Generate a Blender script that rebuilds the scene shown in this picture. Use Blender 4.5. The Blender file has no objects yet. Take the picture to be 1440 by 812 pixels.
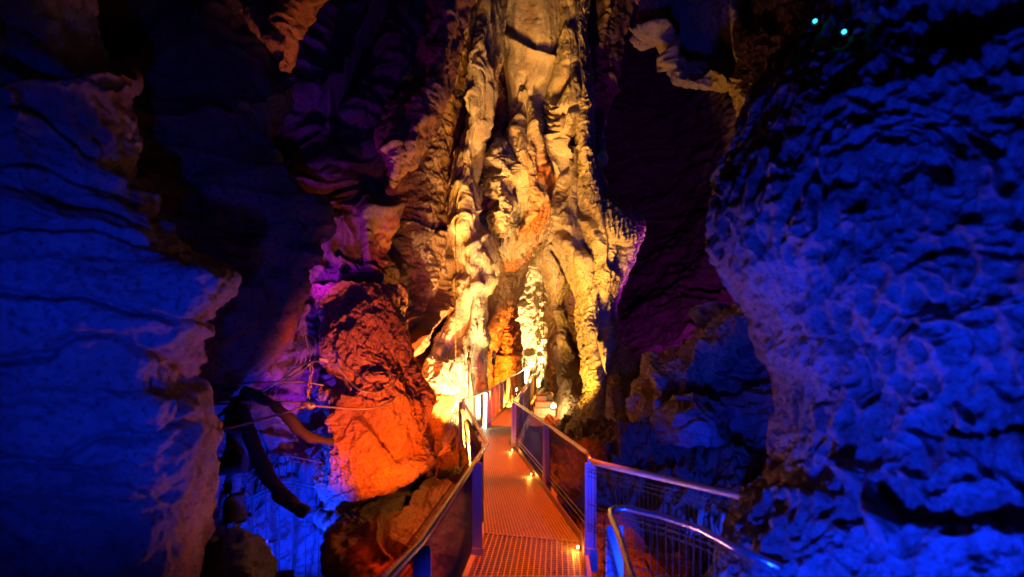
import bpy, math, random
import numpy as np
random.seed(7)
sc = bpy.context.scene
col = sc.collection
F, HOR, EYE = 700.0, 490.0, 2.4          # focal length in photo pixels, horizon row, eye height over the deck

# ------------------------------------------------------------------ camera, world, exposure
cam_d = bpy.data.cameras.new("camera"); cam = bpy.data.objects.new("camera", cam_d); col.objects.link(cam)
cam.location = (0, 0, EYE); cam.rotation_euler = (math.pi/2, 0, 0)
cam_d.sensor_width = 36; cam_d.lens = 36*F/1440; cam_d.shift_y = (HOR-406)/1440
cam_d.clip_start = .05; cam_d.clip_end = 400
cam_d.dof.use_dof = True; cam_d.dof.focus_distance = 13.0; cam_d.dof.aperture_fstop = 0.75
sc.camera = cam
w = bpy.data.worlds.new("World"); sc.world = w; w.use_nodes = True
w.node_tree.nodes['Background'].inputs[0].default_value = (.02, .02, .05, 1)
w.node_tree.nodes['Background'].inputs[1].default_value = 0.02
sc.view_settings.view_transform = 'Standard'; sc.view_settings.look = 'None'
sc.view_settings.exposure = 0.0; sc.view_settings.gamma = 1
sc.render.engine = 'CYCLES'
cy = sc.cycles
cy.max_bounces = 4; cy.diffuse_bounces = 3; cy.glossy_bounces = 2; cy.transmission_bounces = 2
cy.caustics_reflective = False; cy.caustics_refractive = False
cy.sample_clamp_indirect = 4.0
try:
    cy.use_denoising = True; cy.denoiser = 'OPENIMAGEDENOISE'
except Exception: pass

def at(px, py, d):                       # photo pixel and distance -> place in the cave
    return np.array([(px-720)/F*d, d, EYE+(HOR-py)/F*d])

# ------------------------------------------------------------------ the cave's lamps and added spots (light only; most have no fitting)
LIT = []
def light(kind, loc, aim, color, power, size=.08, cone=90, blend=.6):
    L = bpy.data.lights.new("lamp_light", kind); L.color = color; L.energy = power
    if kind == 'SPOT':
        L.spot_size = math.radians(cone); L.spot_blend = blend; L.shadow_soft_size = size
    elif kind == 'POINT': L.shadow_soft_size = size
    o = bpy.data.objects.new("lamp_light", L); col.objects.link(o); o.location = loc
    if aim is not None:
        v = np.array(aim, float)-np.array(loc, float)
        yaw = math.atan2(v[0], v[1]); pit = math.atan2(v[2], math.hypot(v[0], v[1]))
        o.rotation_euler = (math.pi/2+pit, 0, -yaw)
    LIT.append(o)
    return o
BLUE = (.003, .026, 1.0); VIO = (.35, .01, .75); RED = (1, .125, .003); AMB = (1, .30, .03)
YEL = (1, .45, .05); WHT = (1, .66, .26); ORA = (1, .22, .015); DEK = (1, .082, .001)
# blue floods: beside the platform left and right, and down in the hollows
light('SPOT', (-1.0, .8, 1.9), (-2.5, 3.4, 2.45), BLUE, 410, .06, 66, 1.0)
light('SPOT', (.5, 1.4, 1.0), (2.4, 4.1, 2.7), BLUE, 600, .05, 96, .6)
light('SPOT', (1.35, 2.2, .2), (1.15, 4.9, .75), BLUE, 480, .05, 48)  # added blue spot for the right post and the branch rail
light('SPOT', (1.5, .7, .7), (2.5, 3.0, 2.2), BLUE, 330, .06, 100)
light('SPOT', (-.6, 5.8, .2), (-2.7, 6.45, 6.7), ORA, 900, .06, 22)  # added orange spot, aimed only at the pointed hanging rock
light('SPOT', at(402, 806, 6.8), (-3.9, 9.9, .9), BLUE, 1100, .06, 120)
light('SPOT', (3.2, 6.3, 0.2), (3.9, 11, .3), BLUE, 700, .12, 120)
light('SPOT', (-.1, 1.7, .75), (-.42, 4.6, .7), BLUE, 60, .04, 30)  # added small blue spot for the near left posts
light('SPOT', (-1.15, 11.2, .2), (.75, 18, 12.6), YEL, 13000, .07, 34, .5)  # added yellow spot that brightens the top of the column
# added amber spot that lifts the slabs
light('SPOT', (-.75, 7.3, .75), (-1.6, 7.3, -.6), (1, .36, .06), 45, .05, 130)
# violet washes
light('SPOT', at(402, 425, 8.3), at(505, 240, 10.2), VIO, 340, .12, 95)
light('SPOT', (-1.2, 3.2, .3), (-3.3, 6.8, 3.6), BLUE, 70, .1, 64, .9)  # added dim blue fill so the dark left wall is not black
light('SPOT', at(428, 650, 8.6), at(490, 330, 10.0), VIO, 380, .15, 95)
light('SPOT', at(965, 480, 14.6), (7.2, 22, 7.0), (.34, .012, .55), 1700, .2, 98)  # added violet spot that tints the maroon back wall
# red / orange floods under the hanging red rock
light('SPOT', (-.72, 4.4, .3), (-1.95, 7.7, 1.55), RED, 2300, .08, 50, .6)
light('SPOT', at(606, 612, 11.6), at(570, 350, 15), (1, .17, .012), 2200, .1, 95)  # added orange spot that lifts the brown back wall
light('SPOT', (-.98, 9.5, .9), (-2.6, 12.6, 5.4), (1, .40, .06), 1300, .1, 90)
# warm lamps of the path
light('SPOT', at(670, 622, 12.4), at(646, 490, 14.6), WHT, 7000, .08, 76)
light('SPOT', at(752, 548, 31), at(748, 430, 37), WHT, 30000, .1, 130)
light('POINT', at(779, 571, 17.0), None, WHT, 60, .10)
light('SPOT', (-1.0, 10.6, .2), (.9, 18, 8.1), YEL, 13500, .07, 50, .35)
light('SPOT', (-.85, 9.0, .2), (.6, 18, 7.0), YEL, 7500, .07, 44, .35)
light('SPOT', (1.3, 13.0, .1), (1.9, 17.5, 5.0), YEL, 3600, .08, 62, .4)
light('SPOT', at(705, 600, 20), at(712, 450, 29), (1, .27, .02), 17000, .1, 80)
# orange wash over the deck
light('SPOT', (.9, 5.6, 7.2), (.2, 6.9, 0), DEK, 5200, .12, 34, .6)
light('SPOT', (.6, 9.0, 7.6), (-.3, 11.3, 0), DEK, 7600, .12, 36, .7)
light('SPOT', (.0, 13.0, 6.0), (.1, 17.0, 0), DEK, 8500, .12, 30, .6)
# added low warm spots, without fittings, that rake both side walls
light('SPOT', (-.2, 4.6, -.3), (2.9, 4.3, 2.7), (1, .34, .30), 300, .06, 85)
light('SPOT', (-.62, 6.1, -.2), (-2.6, 4.0, 2.9), (1, .20, .16), 200, .06, 70)
# added yellow spot, only to light the ragged hanging rock
light('SPOT', (1.9, 10.6, 1.2), (3.4, 9.0, 8.0), YEL, 520, .08, 70)

# ------------------------------------------------------------------ noise
rng = np.random.default_rng(11)
TAB = rng.random((64, 64, 64)).astype(np.float32)*2-1
def vn(p):
    i = np.floor(p).astype(np.int32); f = (p-i).astype(np.float32); f = f*f*f*(f*(f*6-15)+10)
    x0, y0, z0 = (i[:, k] & 63 for k in range(3)); x1, y1, z1 = (x0+1) & 63, (y0+1) & 63, (z0+1) & 63
    fx, fy, fz = f[:, 0], f[:, 1], f[:, 2]
    a = TAB[x0, y0, z0]*(1-fx)+TAB[x1, y0, z0]*fx; b = TAB[x0, y1, z0]*(1-fx)+TAB[x1, y1, z0]*fx
    c = TAB[x0, y0, z1]*(1-fx)+TAB[x1, y0, z1]*fx; d = TAB[x0, y1, z1]*(1-fx)+TAB[x1, y1, z1]*fx
    return (a*(1-fy)+b*fy)*(1-fz)+(c*(1-fy)+d*fy)*fz
ROT = np.array([[.8, .6, 0], [-.36, .48, .8], [.48, -.64, .6]], np.float32)
def fbm(p, s, octv=4, gain=.5, ridge=False, seed=0):
    q = (p*np.array(s, np.float32)+seed*7.31).astype(np.float32); a = 1.0; out = np.zeros(len(p), np.float32)
    for k in range(octv):
        n = vn(q)
        out += a*((1-2*np.abs(n)) if ridge else n); a *= gain
        q = q*2.07+13.7 if k % 2 else (q*2.07)@ROT.T*1.0+5.1
        if False: pass
    return out
def fbma(p, s, octv=3, gain=.5, seed=0, ridge=False):     # keeps the direction of its stretch
    q = (p*np.array(s, np.float32)+seed*3.7).astype(np.float32); a = 1.0; out = np.zeros(len(p), np.float32)
    for k in range(octv):
        n = vn(q+k*17.3); out += a*((1-2*np.abs(n)) if ridge else n); a *= gain; q = q*2.07
    return out
JT = rng.random((32, 32, 32, 3)).astype(np.float32)
def worley(p, s):
    q = (p*np.array(s, np.float32)).astype(np.float32); i = np.floor(q).astype(np.int32); f = q-i
    d1 = np.full(len(p), 9., np.float32); d2 = d1.copy()
    for dx in (-1, 0, 1):
        for dy in (-1, 0, 1):
            for dz in (-1, 0, 1):
                j = JT[(i[:, 0]+dx) & 31, (i[:, 1]+dy) & 31, (i[:, 2]+dz) & 31]
                e = j+np.array([dx, dy, dz], np.float32)-f; r = (e*e).sum(1)
                m = r < d1; d2 = np.where(m, d1, np.minimum(d2, r)); d1 = np.where(m, r, d1)
    return np.sqrt(d1), np.sqrt(d2)

# ------------------------------------------------------------------ materials
def nodes(name):
    m = bpy.data.materials.new(name); m.use_nodes = True; nt = m.node_tree
    return m, nt, nt.nodes, nt.links, nt.nodes['Principled BSDF']
def rock_mat(name, a, b, stain_and_light=(.55, .2, .05), dark=(.05, .035, .03), bump=.5, fine=14, rough=.85, spec=.25, wet=0, zs=1):
    m, nt, N, L, bs = nodes(name)
    tc = N.new('ShaderNodeNewGeometry')
    def noise(s, det=6, r=.6):
        n = N.new('ShaderNodeTexNoise'); n.inputs['Scale'].default_value = s; n.inputs['Detail'].default_value = det
        n.inputs['Roughness'].default_value = r; L.new(tc.outputs['Position'], n.inputs['Vector']); return n
    def ramp(src, e0, e1):
        r = N.new('ShaderNodeMapRange'); r.inputs[1].default_value = e0; r.inputs[2].default_value = e1; r.clamp = True
        L.new(src, r.inputs[0]); return r.outputs[0]
    def mix(fac, c1, c2):
        x = N.new('ShaderNodeMix'); x.data_type = 'RGBA'
        L.new(fac, x.inputs[0])
        for k, c in ((6, c1), (7, c2)):
            if isinstance(c, tuple): x.inputs[k].default_value = (*c, 1)
            else: L.new(c, x.inputs[k])
        return x.outputs[2]
    n1 = noise(1.3, 5); c = mix(ramp(n1.outputs[0], .35, .68), a, b)
    n2 = noise(6.0, 8, .7); c = mix(ramp(n2.outputs[0], .56, .74), c, tuple(x*.55 for x in b))
    n3 = noise(fine*1.7, 4, .7); c = mix(ramp(n3.outputs[0], .53, .66), c, tuple(x*.45 for x in b)); n4 = noise(fine*5, 3, .7); c = mix(ramp(n4.outputs[0], .60, .70), c, dark)
    at_ = N.new('ShaderNodeAttribute'); at_.attribute_name = 'stain_and_light'  # mask: real iron stains plus painted lit rims and a shadow stripe
    c = mix(ramp(at_.outputs['Fac'], .0, 1.0), c, mix(ramp(n2.outputs[0], .38, .62), stain_and_light, tuple(x*.5 for x in stain_and_light)))
    L.new(c, bs.inputs['Base Color']); bs.inputs['Roughness'].default_value = rough
    bs.inputs['Specular IOR Level'].default_value = spec
    if wet: bs.inputs['Coat Weight'].default_value = wet; bs.inputs['Coat Roughness'].default_value = .25
    nb = noise(fine, 9, .72); nc = noise(fine*4.5, 5, .7)
    if zs != 1:
        mp = N.new('ShaderNodeMapping'); mp.inputs['Scale'].default_value = (1, 1, zs); L.new(tc.outputs['Position'], mp.inputs[0])
        for q_ in (nb, nc): L.new(mp.outputs[0], q_.inputs['Vector'])
    ad = N.new('ShaderNodeMath'); ad.operation = 'MULTIPLY_ADD'; L.new(nc.outputs[0], ad.inputs[0]); ad.inputs[1].default_value = .35
    L.new(nb.outputs[0], ad.inputs[2])
    bp = N.new('ShaderNodeBump'); bp.inputs['Strength'].default_value = bump; bp.inputs['Distance'].default_value = 1.1/fine
    L.new(ad.outputs[0], bp.inputs['Height']); L.new(bp.outputs[0], bs.inputs['Normal'])
    return m
def plain(name, c, rough=.5, metal=0, noise_s=20, var=.25, bump=.1):
    m, nt, N, L, bs = nodes(name)
    tc = N.new('ShaderNodeTexCoord'); n = N.new('ShaderNodeTexNoise'); n.inputs['Scale'].default_value = noise_s
    n.inputs['Detail'].default_value = 5; L.new(tc.outputs['Object'], n.inputs['Vector'])
    x = N.new('ShaderNodeMix'); x.data_type = 'RGBA'; L.new(n.outputs[0], x.inputs[0])
    x.inputs[6].default_value = (*[v*(1-var) for v in c], 1); x.inputs[7].default_value = (*[min(1, v*(1+var)) for v in c], 1)
    L.new(x.outputs[2], bs.inputs['Base Color']); bs.inputs['Metallic'].default_value = metal
    r = N.new('ShaderNodeMapRange'); r.inputs[3].default_value = rough*.75; r.inputs[4].default_value = min(1, rough*1.3)
    L.new(n.outputs[0], r.inputs[0]); L.new(r.outputs[0], bs.inputs['Roughness'])
    bp = N.new('ShaderNodeBump'); bp.inputs['Strength'].default_value = bump; bp.inputs['Distance'].default_value = .01
    L.new(n.outputs[0], bp.inputs['Height']); L.new(bp.outputs[0], bs.inputs['Normal'])
    return m
def glow(name, c, s):
    m, nt, N, L, bs = nodes(name); bs.inputs['Base Color'].default_value = (.1, .1, .1, 1)
    bs.inputs['Emission Color'].default_value = (*c, 1); bs.inputs['Emission Strength'].default_value = s
    return m
M_LIME = rock_mat('pale_limestone', (.46, .385, .265), (.34, .265, .16), bump=.5, fine=10, zs=.45)
M_SMOOTH = rock_mat('smooth_flowstone', (.52, .45, .33), (.44, .35, .22), bump=.25, fine=12, wet=.1)
M_RED = rock_mat('ochre_red_rock', (.42, .27, .18), (.32, .17, .10), bump=.6, fine=16)
M_GREY = rock_mat('grey_limestone', (.38, .36, .34), (.22, .20, .19), bump=.8, fine=14)
M_SLAB = rock_mat('brown_slab_rock', (.20, .14, .09), (.12, .085, .06), bump=.5, fine=18)
M_DARK = rock_mat('dark_wall_rock', (.15, .12, .11), (.08, .065, .06), bump=.5, fine=8)
M_MAROON = rock_mat('maroon_wall_rock', (.12, .07, .065), (.07, .04, .04), bump=.5, fine=6)
M_BROWN = rock_mat('brown_wall_rock', (.30, .20, .12), (.17, .10, .06), stain_and_light=(.5, .2, .06), bump=.5, fine=7)
M_TONGUE = rock_mat('iron_stained_flowstone', (.52, .25, .09), (.42, .17, .05), bump=.35, fine=6, wet=.2)

# ------------------------------------------------------------------ rock surfaces
def cr(n_ctrl, n_out):                   # Catmull-Rom matrix
    t = np.linspace(0, n_ctrl-1, n_out); i = np.minimum(t.astype(int), n_ctrl-2); f = t-i
    Mx = np.zeros((n_out, n_ctrl)); w_ = [(-f+2*f**2-f**3)/2, (2-5*f**2+3*f**3)/2, (f+4*f**2-3*f**3)/2, (-f**2+f**3)/2]
    for k, ww in enumerate(w_):
        j = np.clip(i+k-1, 0, n_ctrl-1); np.add.at(Mx, (np.arange(n_out), j), ww)
    return Mx
def seg_dist(x, y, pts):
    best = np.full(len(x), 1e9, np.float32); side = np.zeros(len(x), np.float32)
    for (ax, ay), (bx, by) in zip(pts[:-1], pts[1:]):
        dx, dy = bx-ax, by-ay; l2 = dx*dx+dy*dy+1e-9
        t = np.clip(((x-ax)*dx+(y-ay)*dy)/l2, 0, 1); ex, ey = x-ax-t*dx, y-ay-t*dy
        r = ex*ex+ey*ey; m = r < best; best = np.where(m, r, best)
        side = np.where(m, np.sign(dx*ey-dy*ex), side)
    return np.sqrt(best), side
def tagit(o, label=None, cat=None, group=None, kind=None):
    for k, v in (('label', label), ('category', cat), ('group', group), ('kind', kind)):
        if v: o[k] = v
    return o
def mesh_np(name, V, Fc, mat, stain_and_light=None):
    me = bpy.data.meshes.new(name); me.vertices.add(len(V)); me.vertices.foreach_set('co', V.astype(np.float32).ravel())
    me.loops.add(Fc.size); me.loops.foreach_set('vertex_index', Fc.astype(np.int32).ravel())
    me.polygons.add(len(Fc)); me.polygons.foreach_set('loop_start', np.arange(0, Fc.size, Fc.shape[1], dtype=np.int32))
    me.polygons.foreach_set('loop_total', np.full(len(Fc), Fc.shape[1], np.int32))
    me.polygons.foreach_set('use_smooth', np.ones(len(Fc), bool))
    me.update(calc_edges=True)
    if stain_and_light is not None:
        a = me.attributes.new('stain_and_light', 'FLOAT', 'POINT'); a.data.foreach_set('value', stain_and_light.astype(np.float32))
    me.materials.append(mat)
    return me
def sheet(name, mat, G, res, noise=(), strokes=(), stains_and_light=(), wrap='LR', thick=1.2, amp=1.0, label=None, cat=None,
          kind=None, jit=4.0, tilt=0, samp=1):
    """G: rows (top to bottom) of (px, py, distance) from left to right; the sides named in wrap turn back
    behind the mass so that it is a solid body."""
    rows = [[at(*c) for c in r] for r in G]
    P = np.array(rows)                                    # R x C x 3
    cm = P.reshape(-1, 3).mean(0)
    wid = np.linalg.norm(np.diff(P[:, :, [0, 2]], axis=1), axis=-1).sum(1)
    def turned(edge, nxt, far=None):
        back = edge-np.array([0, 0, EYE]); back /= np.linalg.norm(back, axis=-1, keepdims=True)
        inw = nxt-edge; inw = inw-(inw*back).sum(-1, keepdims=True)*back; inw /= (np.linalg.norm(inw, axis=-1, keepdims=True)+1e-6)
        lim = np.full(len(edge), 1.1*thick) if far is None else np.minimum(1.1*thick, .42*far)
        lim = lim[:, None]
        return [edge+back*thick*.3+inw*.04*lim, edge+back*thick*.8+inw*.30*lim, edge+back*thick*1.2+inw*lim]
    if 'L' in wrap:
        t = turned(P[:, 0], P[:, 1].copy(), wid); P = np.concatenate([t[2][:, None], t[1][:, None], t[0][:, None], P], 1)
    if 'R' in wrap:
        t = turned(P[:, -1], P[:, -2].copy(), wid); P = np.concatenate([P, t[0][:, None], t[1][:, None], t[2][:, None]], 1)
    if 'B' in wrap:
        t = turned(P[-1], P[-2].copy()); P = np.concatenate([P, t[0][None], t[1][None], t[2][None]], 0)
    if 'T' in wrap:
        t = turned(P[0], P[1].copy()); P = np.concatenate([t[2][None], t[1][None], t[0][None], P], 0)
    nu, nv = res
    A, B = cr(P.shape[0], nv), cr(P.shape[1], nu)
    S = np.einsum('ir,rck->ick', A, P); S = np.einsum('jc,ick->ijk', B, S)
    du = np.gradient(S, axis=1); dv = np.gradient(S, axis=0)
    Nn = np.cross(du, dv); Nn /= np.linalg.norm(Nn, axis=-1, keepdims=True)+1e-9
    mid = (nv//2, nu//2); v = S[mid]-np.array([0, 0, EYE])
    if (Nn[mid]*v).sum() > 0: Nn = -Nn
    S = S.reshape(-1, 3).astype(np.float32); Nn = Nn.reshape(-1, 3).astype(np.float32)
    H = np.zeros(len(S), np.float32)
    wx = fbm(S, (.7, .7, .7), 3, seed=3)[:, None]*.25
    Q = S+wx
    if tilt: Q = Q.copy(); Q[:, 2] += tilt*Q[:, 0]
    for nz in noise:
        k, a, s = nz[0], nz[1], nz[2]; o = nz[3] if len(nz) > 3 else 4
        if k == 'f': H += a*fbm(Q, s, o)
        elif k == 'r': H += a*(fbm(Q, s, o, ridge=True)-.5)
        elif k == 'a': H += a*fbma(Q, s, o)
        elif k == 'ar': H += a*(fbma(Q, s, o, .55, 4, True)-.6)
        elif k == 'c': H -= a*np.clip(fbma(Q, s, o, ridge=True)-.75, 0, 1)*2.2        # creases
        elif k == 'p':                                                             # scallop pits
            d1, d2 = worley(Q+fbm(S, (3, 3, 3), 2)[:, None]*.10, s); H += a*(np.clip(d1/.62, 0, 1)**2-.5)
        elif k == 'k':                                                             # blocky plates
            d1, d2 = worley(Q+fbm(S, (2, 2, 2), 3)[:, None]*.2, s); H += a*(np.clip((d2-d1)*3.5, 0, 1)-.5)
        elif k == 'b':                                                             # beds: stepped by height
            t = S[:, 2]*s+fbm(S, (.35, .35, .6), 3)*.9+S[:, 0]*(nz[4] if len(nz) > 4 else 0); fr = t-np.floor(t)
            g = TAB[np.floor(t).astype(int) & 63, 5, 9]
            H += a*(g*np.minimum(1, np.minimum(fr, 1-fr)*9)*.6-np.exp(-(np.minimum(fr, 1-fr)/.06)**2)*.9)
    H *= amp
    d = np.maximum(S[:, 1], .5); px = 720+S[:, 0]/d*F; py = HOR-(S[:, 2]-EYE)/d*F
    jx = px+jit*fbm(S, (1.6/d.mean()*10,)*3, 3, seed=5); jy = py+jit*fbm(S, (1.6/d.mean()*10,)*3, 3, seed=8)
    def ev(lst):
        out = np.zeros(len(S), np.float32)
        for pts, wd, h, kd in lst:
            pa = np.array(pts); ext = wd*(3 if kd in 'gs' else 1.2)
            m = (jx > pa[:, 0].min()-ext) & (jx < pa[:, 0].max()+ext) & (jy > pa[:, 1].min()-ext) & (jy < pa[:, 1].max()+ext)
            if not m.any(): continue
            r, sd = seg_dist(jx[m], jy[m], pts)
            if kd == 'g': out[m] += h*np.exp(-(r/wd)**2)
            elif kd == 'v': out[m] += h*np.clip(1-r/wd, 0, 1)
            elif kd == 's': out[m] += h*np.tanh(sd*r/2.2)*np.exp(-(r/wd)**1.5)
        return out
    H += ev(strokes)*(.72 if cm[1] > 13.5 else 1)*samp
    V = S+Nn*H[:, None]
    st = np.clip(ev(stains_and_light)*(1+.8*fbm(S, (1.2,)*3, 3, seed=2)), 0, 1) if stains_and_light else np.zeros(len(S))
    idx = np.arange(nu*nv).reshape(nv, nu)
    Fc = np.stack([idx[:-1, :-1], idx[1:, :-1], idx[1:, 1:], idx[:-1, 1:]], -1).reshape(-1, 4)
    org = np.array([V[:, 0].mean(), V[:, 1].mean(), V[:, 2].min()])
    me = mesh_np(name, V-org, Fc, mat, st)
    o = bpy.data.objects.new(name, me); o.location = org; col.objects.link(o)
    return tagit(o, label, cat, kind=kind)

#@ROCKS
# cave shell: closes the chamber all round, also behind the viewer
def shell():
    nu, nv = 260, 150
    th = np.linspace(0, 2*math.pi, nu+1)[:-1]; ph = np.linspace(-math.pi/2, math.pi/2, nv)
    T, Pp = np.meshgrid(th, ph)
    D = np.stack([np.cos(Pp)*np.cos(T), np.cos(Pp)*np.sin(T), np.sin(Pp)], -1).reshape(-1, 3)
    V = D*np.array([17, 32, 16])+np.array([0, 19, 6])
    V = V-D*(2.2*fbm(V, (.16,)*3, 4)[:, None]+.5*fbma(V, (.5, .5, 1.6), 3)[:, None])
    V[:, 2] = np.maximum(V[:, 2], -3.2+.3*fbm(V, (.6,)*3, 3))
    idx = np.arange(nu*nv).reshape(nv, nu); r = np.roll(idx, -1, 1)
    Fc = np.stack([idx[:-1], idx[1:], r[1:], r[:-1]], -1).reshape(-1, 4)
    o = bpy.data.objects.new('cave_shell', mesh_np('cave_shell', V, Fc, M_DARK, np.zeros(len(V)))); col.objects.link(o)
    tagit(o, kind='structure')
shell()

CEN = [('f', .05, (.7, .7, .4), 3), ('ar', .05, (1.7, 1.7, .42), 5), ('k', .045, (1.5, 1.5, .55)), ('k', .018, (4.5, 4.5, .9)), ('a', .035, (6, 6, 1.1), 4), ('a', .012, (16, 16, 5), 3)]
ROCKY = [('f', .30, (.8, .8, .8), 4), ('r', .10, (2.2, 2.2, 2.2), 5)]
# ---- back walls
sheet('cave_wall', M_MAROON, [
    [(800, -260, 29), (880, -260, 29), (960, -260, 28), (1060, -260, 22), (1200, -260, 15)],
    [(795, 0, 29), (880, 0, 29), (960, 0, 28.5), (1060, 0, 22), (1200, 0, 15)],
    [(795, 150, 29), (880, 150, 29), (960, 150, 28), (1060, 150, 22), (1200, 150, 15.5)],
    [(795, 300, 28), (880, 300, 28), (960, 300, 26), (1060, 300, 20), (1200, 300, 15)],
    [(800, 430, 25), (880, 430, 23.5), (960, 430, 21), (1060, 430, 17), (1200, 430, 14)],
    [(820, 560, 19), (890, 560, 16), (960, 560, 14), (1060, 560, 12.5), (1200, 560, 12)],
    [(830, 700, 12), (890, 700, 11), (960, 700, 10.5), (1060, 700, 10), (1200, 700, 10)]],
    (330, 480), [('f', .35, (.5, .5, .5), 4), ('a', .12, (.5, .5, 3.2), 4), ('b', .12, .9), ('r', .05, (2, 2, 2.5), 4)],
    [([(925, 330), (935, 360), (960, 420), (975, 470)], 16, .35, 'g'), ([(890, 300), (905, 290), (930, 280)], 10, .2, 'g'),
     ([(1010, 90), (990, 160), (1020, 260)], 25, -.4, 'g'), ([(845, 10), (850, 80), (842, 150)], 12, .3, 'g')],
    wrap='', kind='structure')
sheet('cave_wall', M_BROWN, [
    [(520, -260, 17), (570, -260, 17.5), (640, -260, 18.6), (700, -260, 20), (740, -260, 21)],
    [(520, 0, 16), (570, 0, 17), (640, 0, 18.6), (700, 0, 20), (740, 0, 21)],
    [(520, 180, 15), (570, 180, 16.5), (640, 180, 18), (700, 180, 20), (740, 180, 21)],
    [(510, 300, 13), (570, 300, 14.8), (620, 300, 16.6), (690, 300, 19), (740, 300, 21)],
    [(480, 400, 11), (555, 400, 12.8), (612, 400, 14.8), (662, 400, 18.4), (740, 400, 24)],
    [(470, 480, 10), (540, 480, 11.4), (588, 480, 12.9), (625, 480, 17), (700, 480, 24)],
    [(470, 580, 9.8), (530, 580, 10.8), (572, 580, 12), (602, 580, 16), (690, 580, 24)],
    [(470, 760, 9), (535, 760, 9.6), (590, 760, 10.4), (615, 760, 13), (660, 760, 15)]],
    (420, 620), [('f', .14, (.7, .7, .5), 4), ('k', .09, (1.1, 1.1, .8)), ('a', .05, (.6, .6, 4), 3), ('r', .04, (4, 4, 3), 5), ('r', .02, (11,)*3, 3)],
    [([(560, 270), (555, 310), (562, 350)], 14, -.9, 'g'), ([(572, 205), (570, 290), (566, 320)], 22, -.4, 'g'),
     ([(575, 310), (600, 325), (640, 330), (665, 320)], 7, .3, 's'), ([(605, 295), (606, 330)], 3, -.25, 'v'),
     ([(560, 345), (600, 370), (590, 400)], 20, -.35, 'g'), ([(637, 345), (634, 380), (628, 410)], 7, -.5, 's'),
     ([(628, 412), (610, 440), (590, 462), (575, 485), (570, 520)], 8, -.55, 's'), ([(628, 412), (610, 440), (590, 462), (575, 485)], 4, .16, 'v'),
     ([(568, 425), (562, 445), (551, 460)], 5, .2, 'v'), ([(580, 440), (578, 450), (566, 453)], 4, .16, 'v'),
     ([(655, 345), (654, 400), (640, 445), (620, 480), (598, 520)], 11, -.7, 's'),
     ([(649, 395), (638, 440), (625, 465), (605, 480)], 6, .28, 'v'),
     ([(545, 470), (560, 500), (590, 520)], 18, -.7, 'g'), ([(660, 250), (655, 300), (668, 330)], 9, .3, 'g')],
    [([(600, 440), (560, 460), (600, 500)], 60, .45, 'g')], wrap='', kind='structure')
# lower left: blue-lit hollow behind the cables and the far fence
sheet('cave_wall', M_GREY, [
    [(60, 250, 12), (200, 250, 12), (320, 250, 12), (420, 250, 12), (540, 250, 12)],
    [(60, 400, 11), (200, 400, 11), (320, 400, 11), (420, 400, 11), (540, 400, 11.5)],
    [(60, 520, 10), (200, 520, 10), (320, 520, 10.5), (420, 520, 10.5), (540, 520, 10.8)],
    [(60, 640, 9), (200, 640, 9), (320, 640, 9.6), (420, 640, 9.6), (540, 640, 9.6)],
    [(60, 760, 7), (200, 760, 7.6), (320, 760, 8.4), (420, 760, 8.6), (540, 760, 8.8)],
    [(60, 900, 6), (200, 900, 6.4), (320, 900, 7), (420, 900, 7.2), (540, 900, 7.4)]],
    (300, 380), [('f', .35, (.8, .8, .8), 4), ('r', .10, (2, 2, 2), 5), ('k', .08, (1.5, 1.5, 1.5))], (), wrap='', kind='structure')
# lower right ground: rocky slope from the path up to the pitted wall
sheet('cave_floor', M_SLAB, [
    [(770, 600, 17), (840, 585, 15), (920, 590, 13.5), (1010, 600, 12.5), (1120, 600, 12)],
    [(780, 640, 13), (850, 625, 12), (930, 630, 11), (1010, 640, 10.5), (1120, 640, 10)],
    [(790, 700, 10), (860, 680, 9.6), (940, 690, 9), (1020, 700, 8.6), (1130, 700, 8)],
    [(800, 790, 8.6), (870, 760, 7.8), (950, 770, 7.2), (1030, 780, 6.8), (1140, 780, 6.2)],
    [(780, 950, 7), (870, 900, 6.6), (960, 900, 5.6), (1040, 900, 5), (1150, 900, 4.6)]],
    (380, 330), [('f', .35, (.9, .9, .9), 4), ('r', .16, (2, 2, 2), 5), ('k', .08, (2, 2, 2)), ('r', .05, (8, 8, 8), 4)],
    [([(880, 640), (960, 632), (1020, 640)], 9, .4, 'g'), ([(850, 690), (900, 700), (930, 780)], 18, -.5, 'g')], wrap='', kind='structure')
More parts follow.
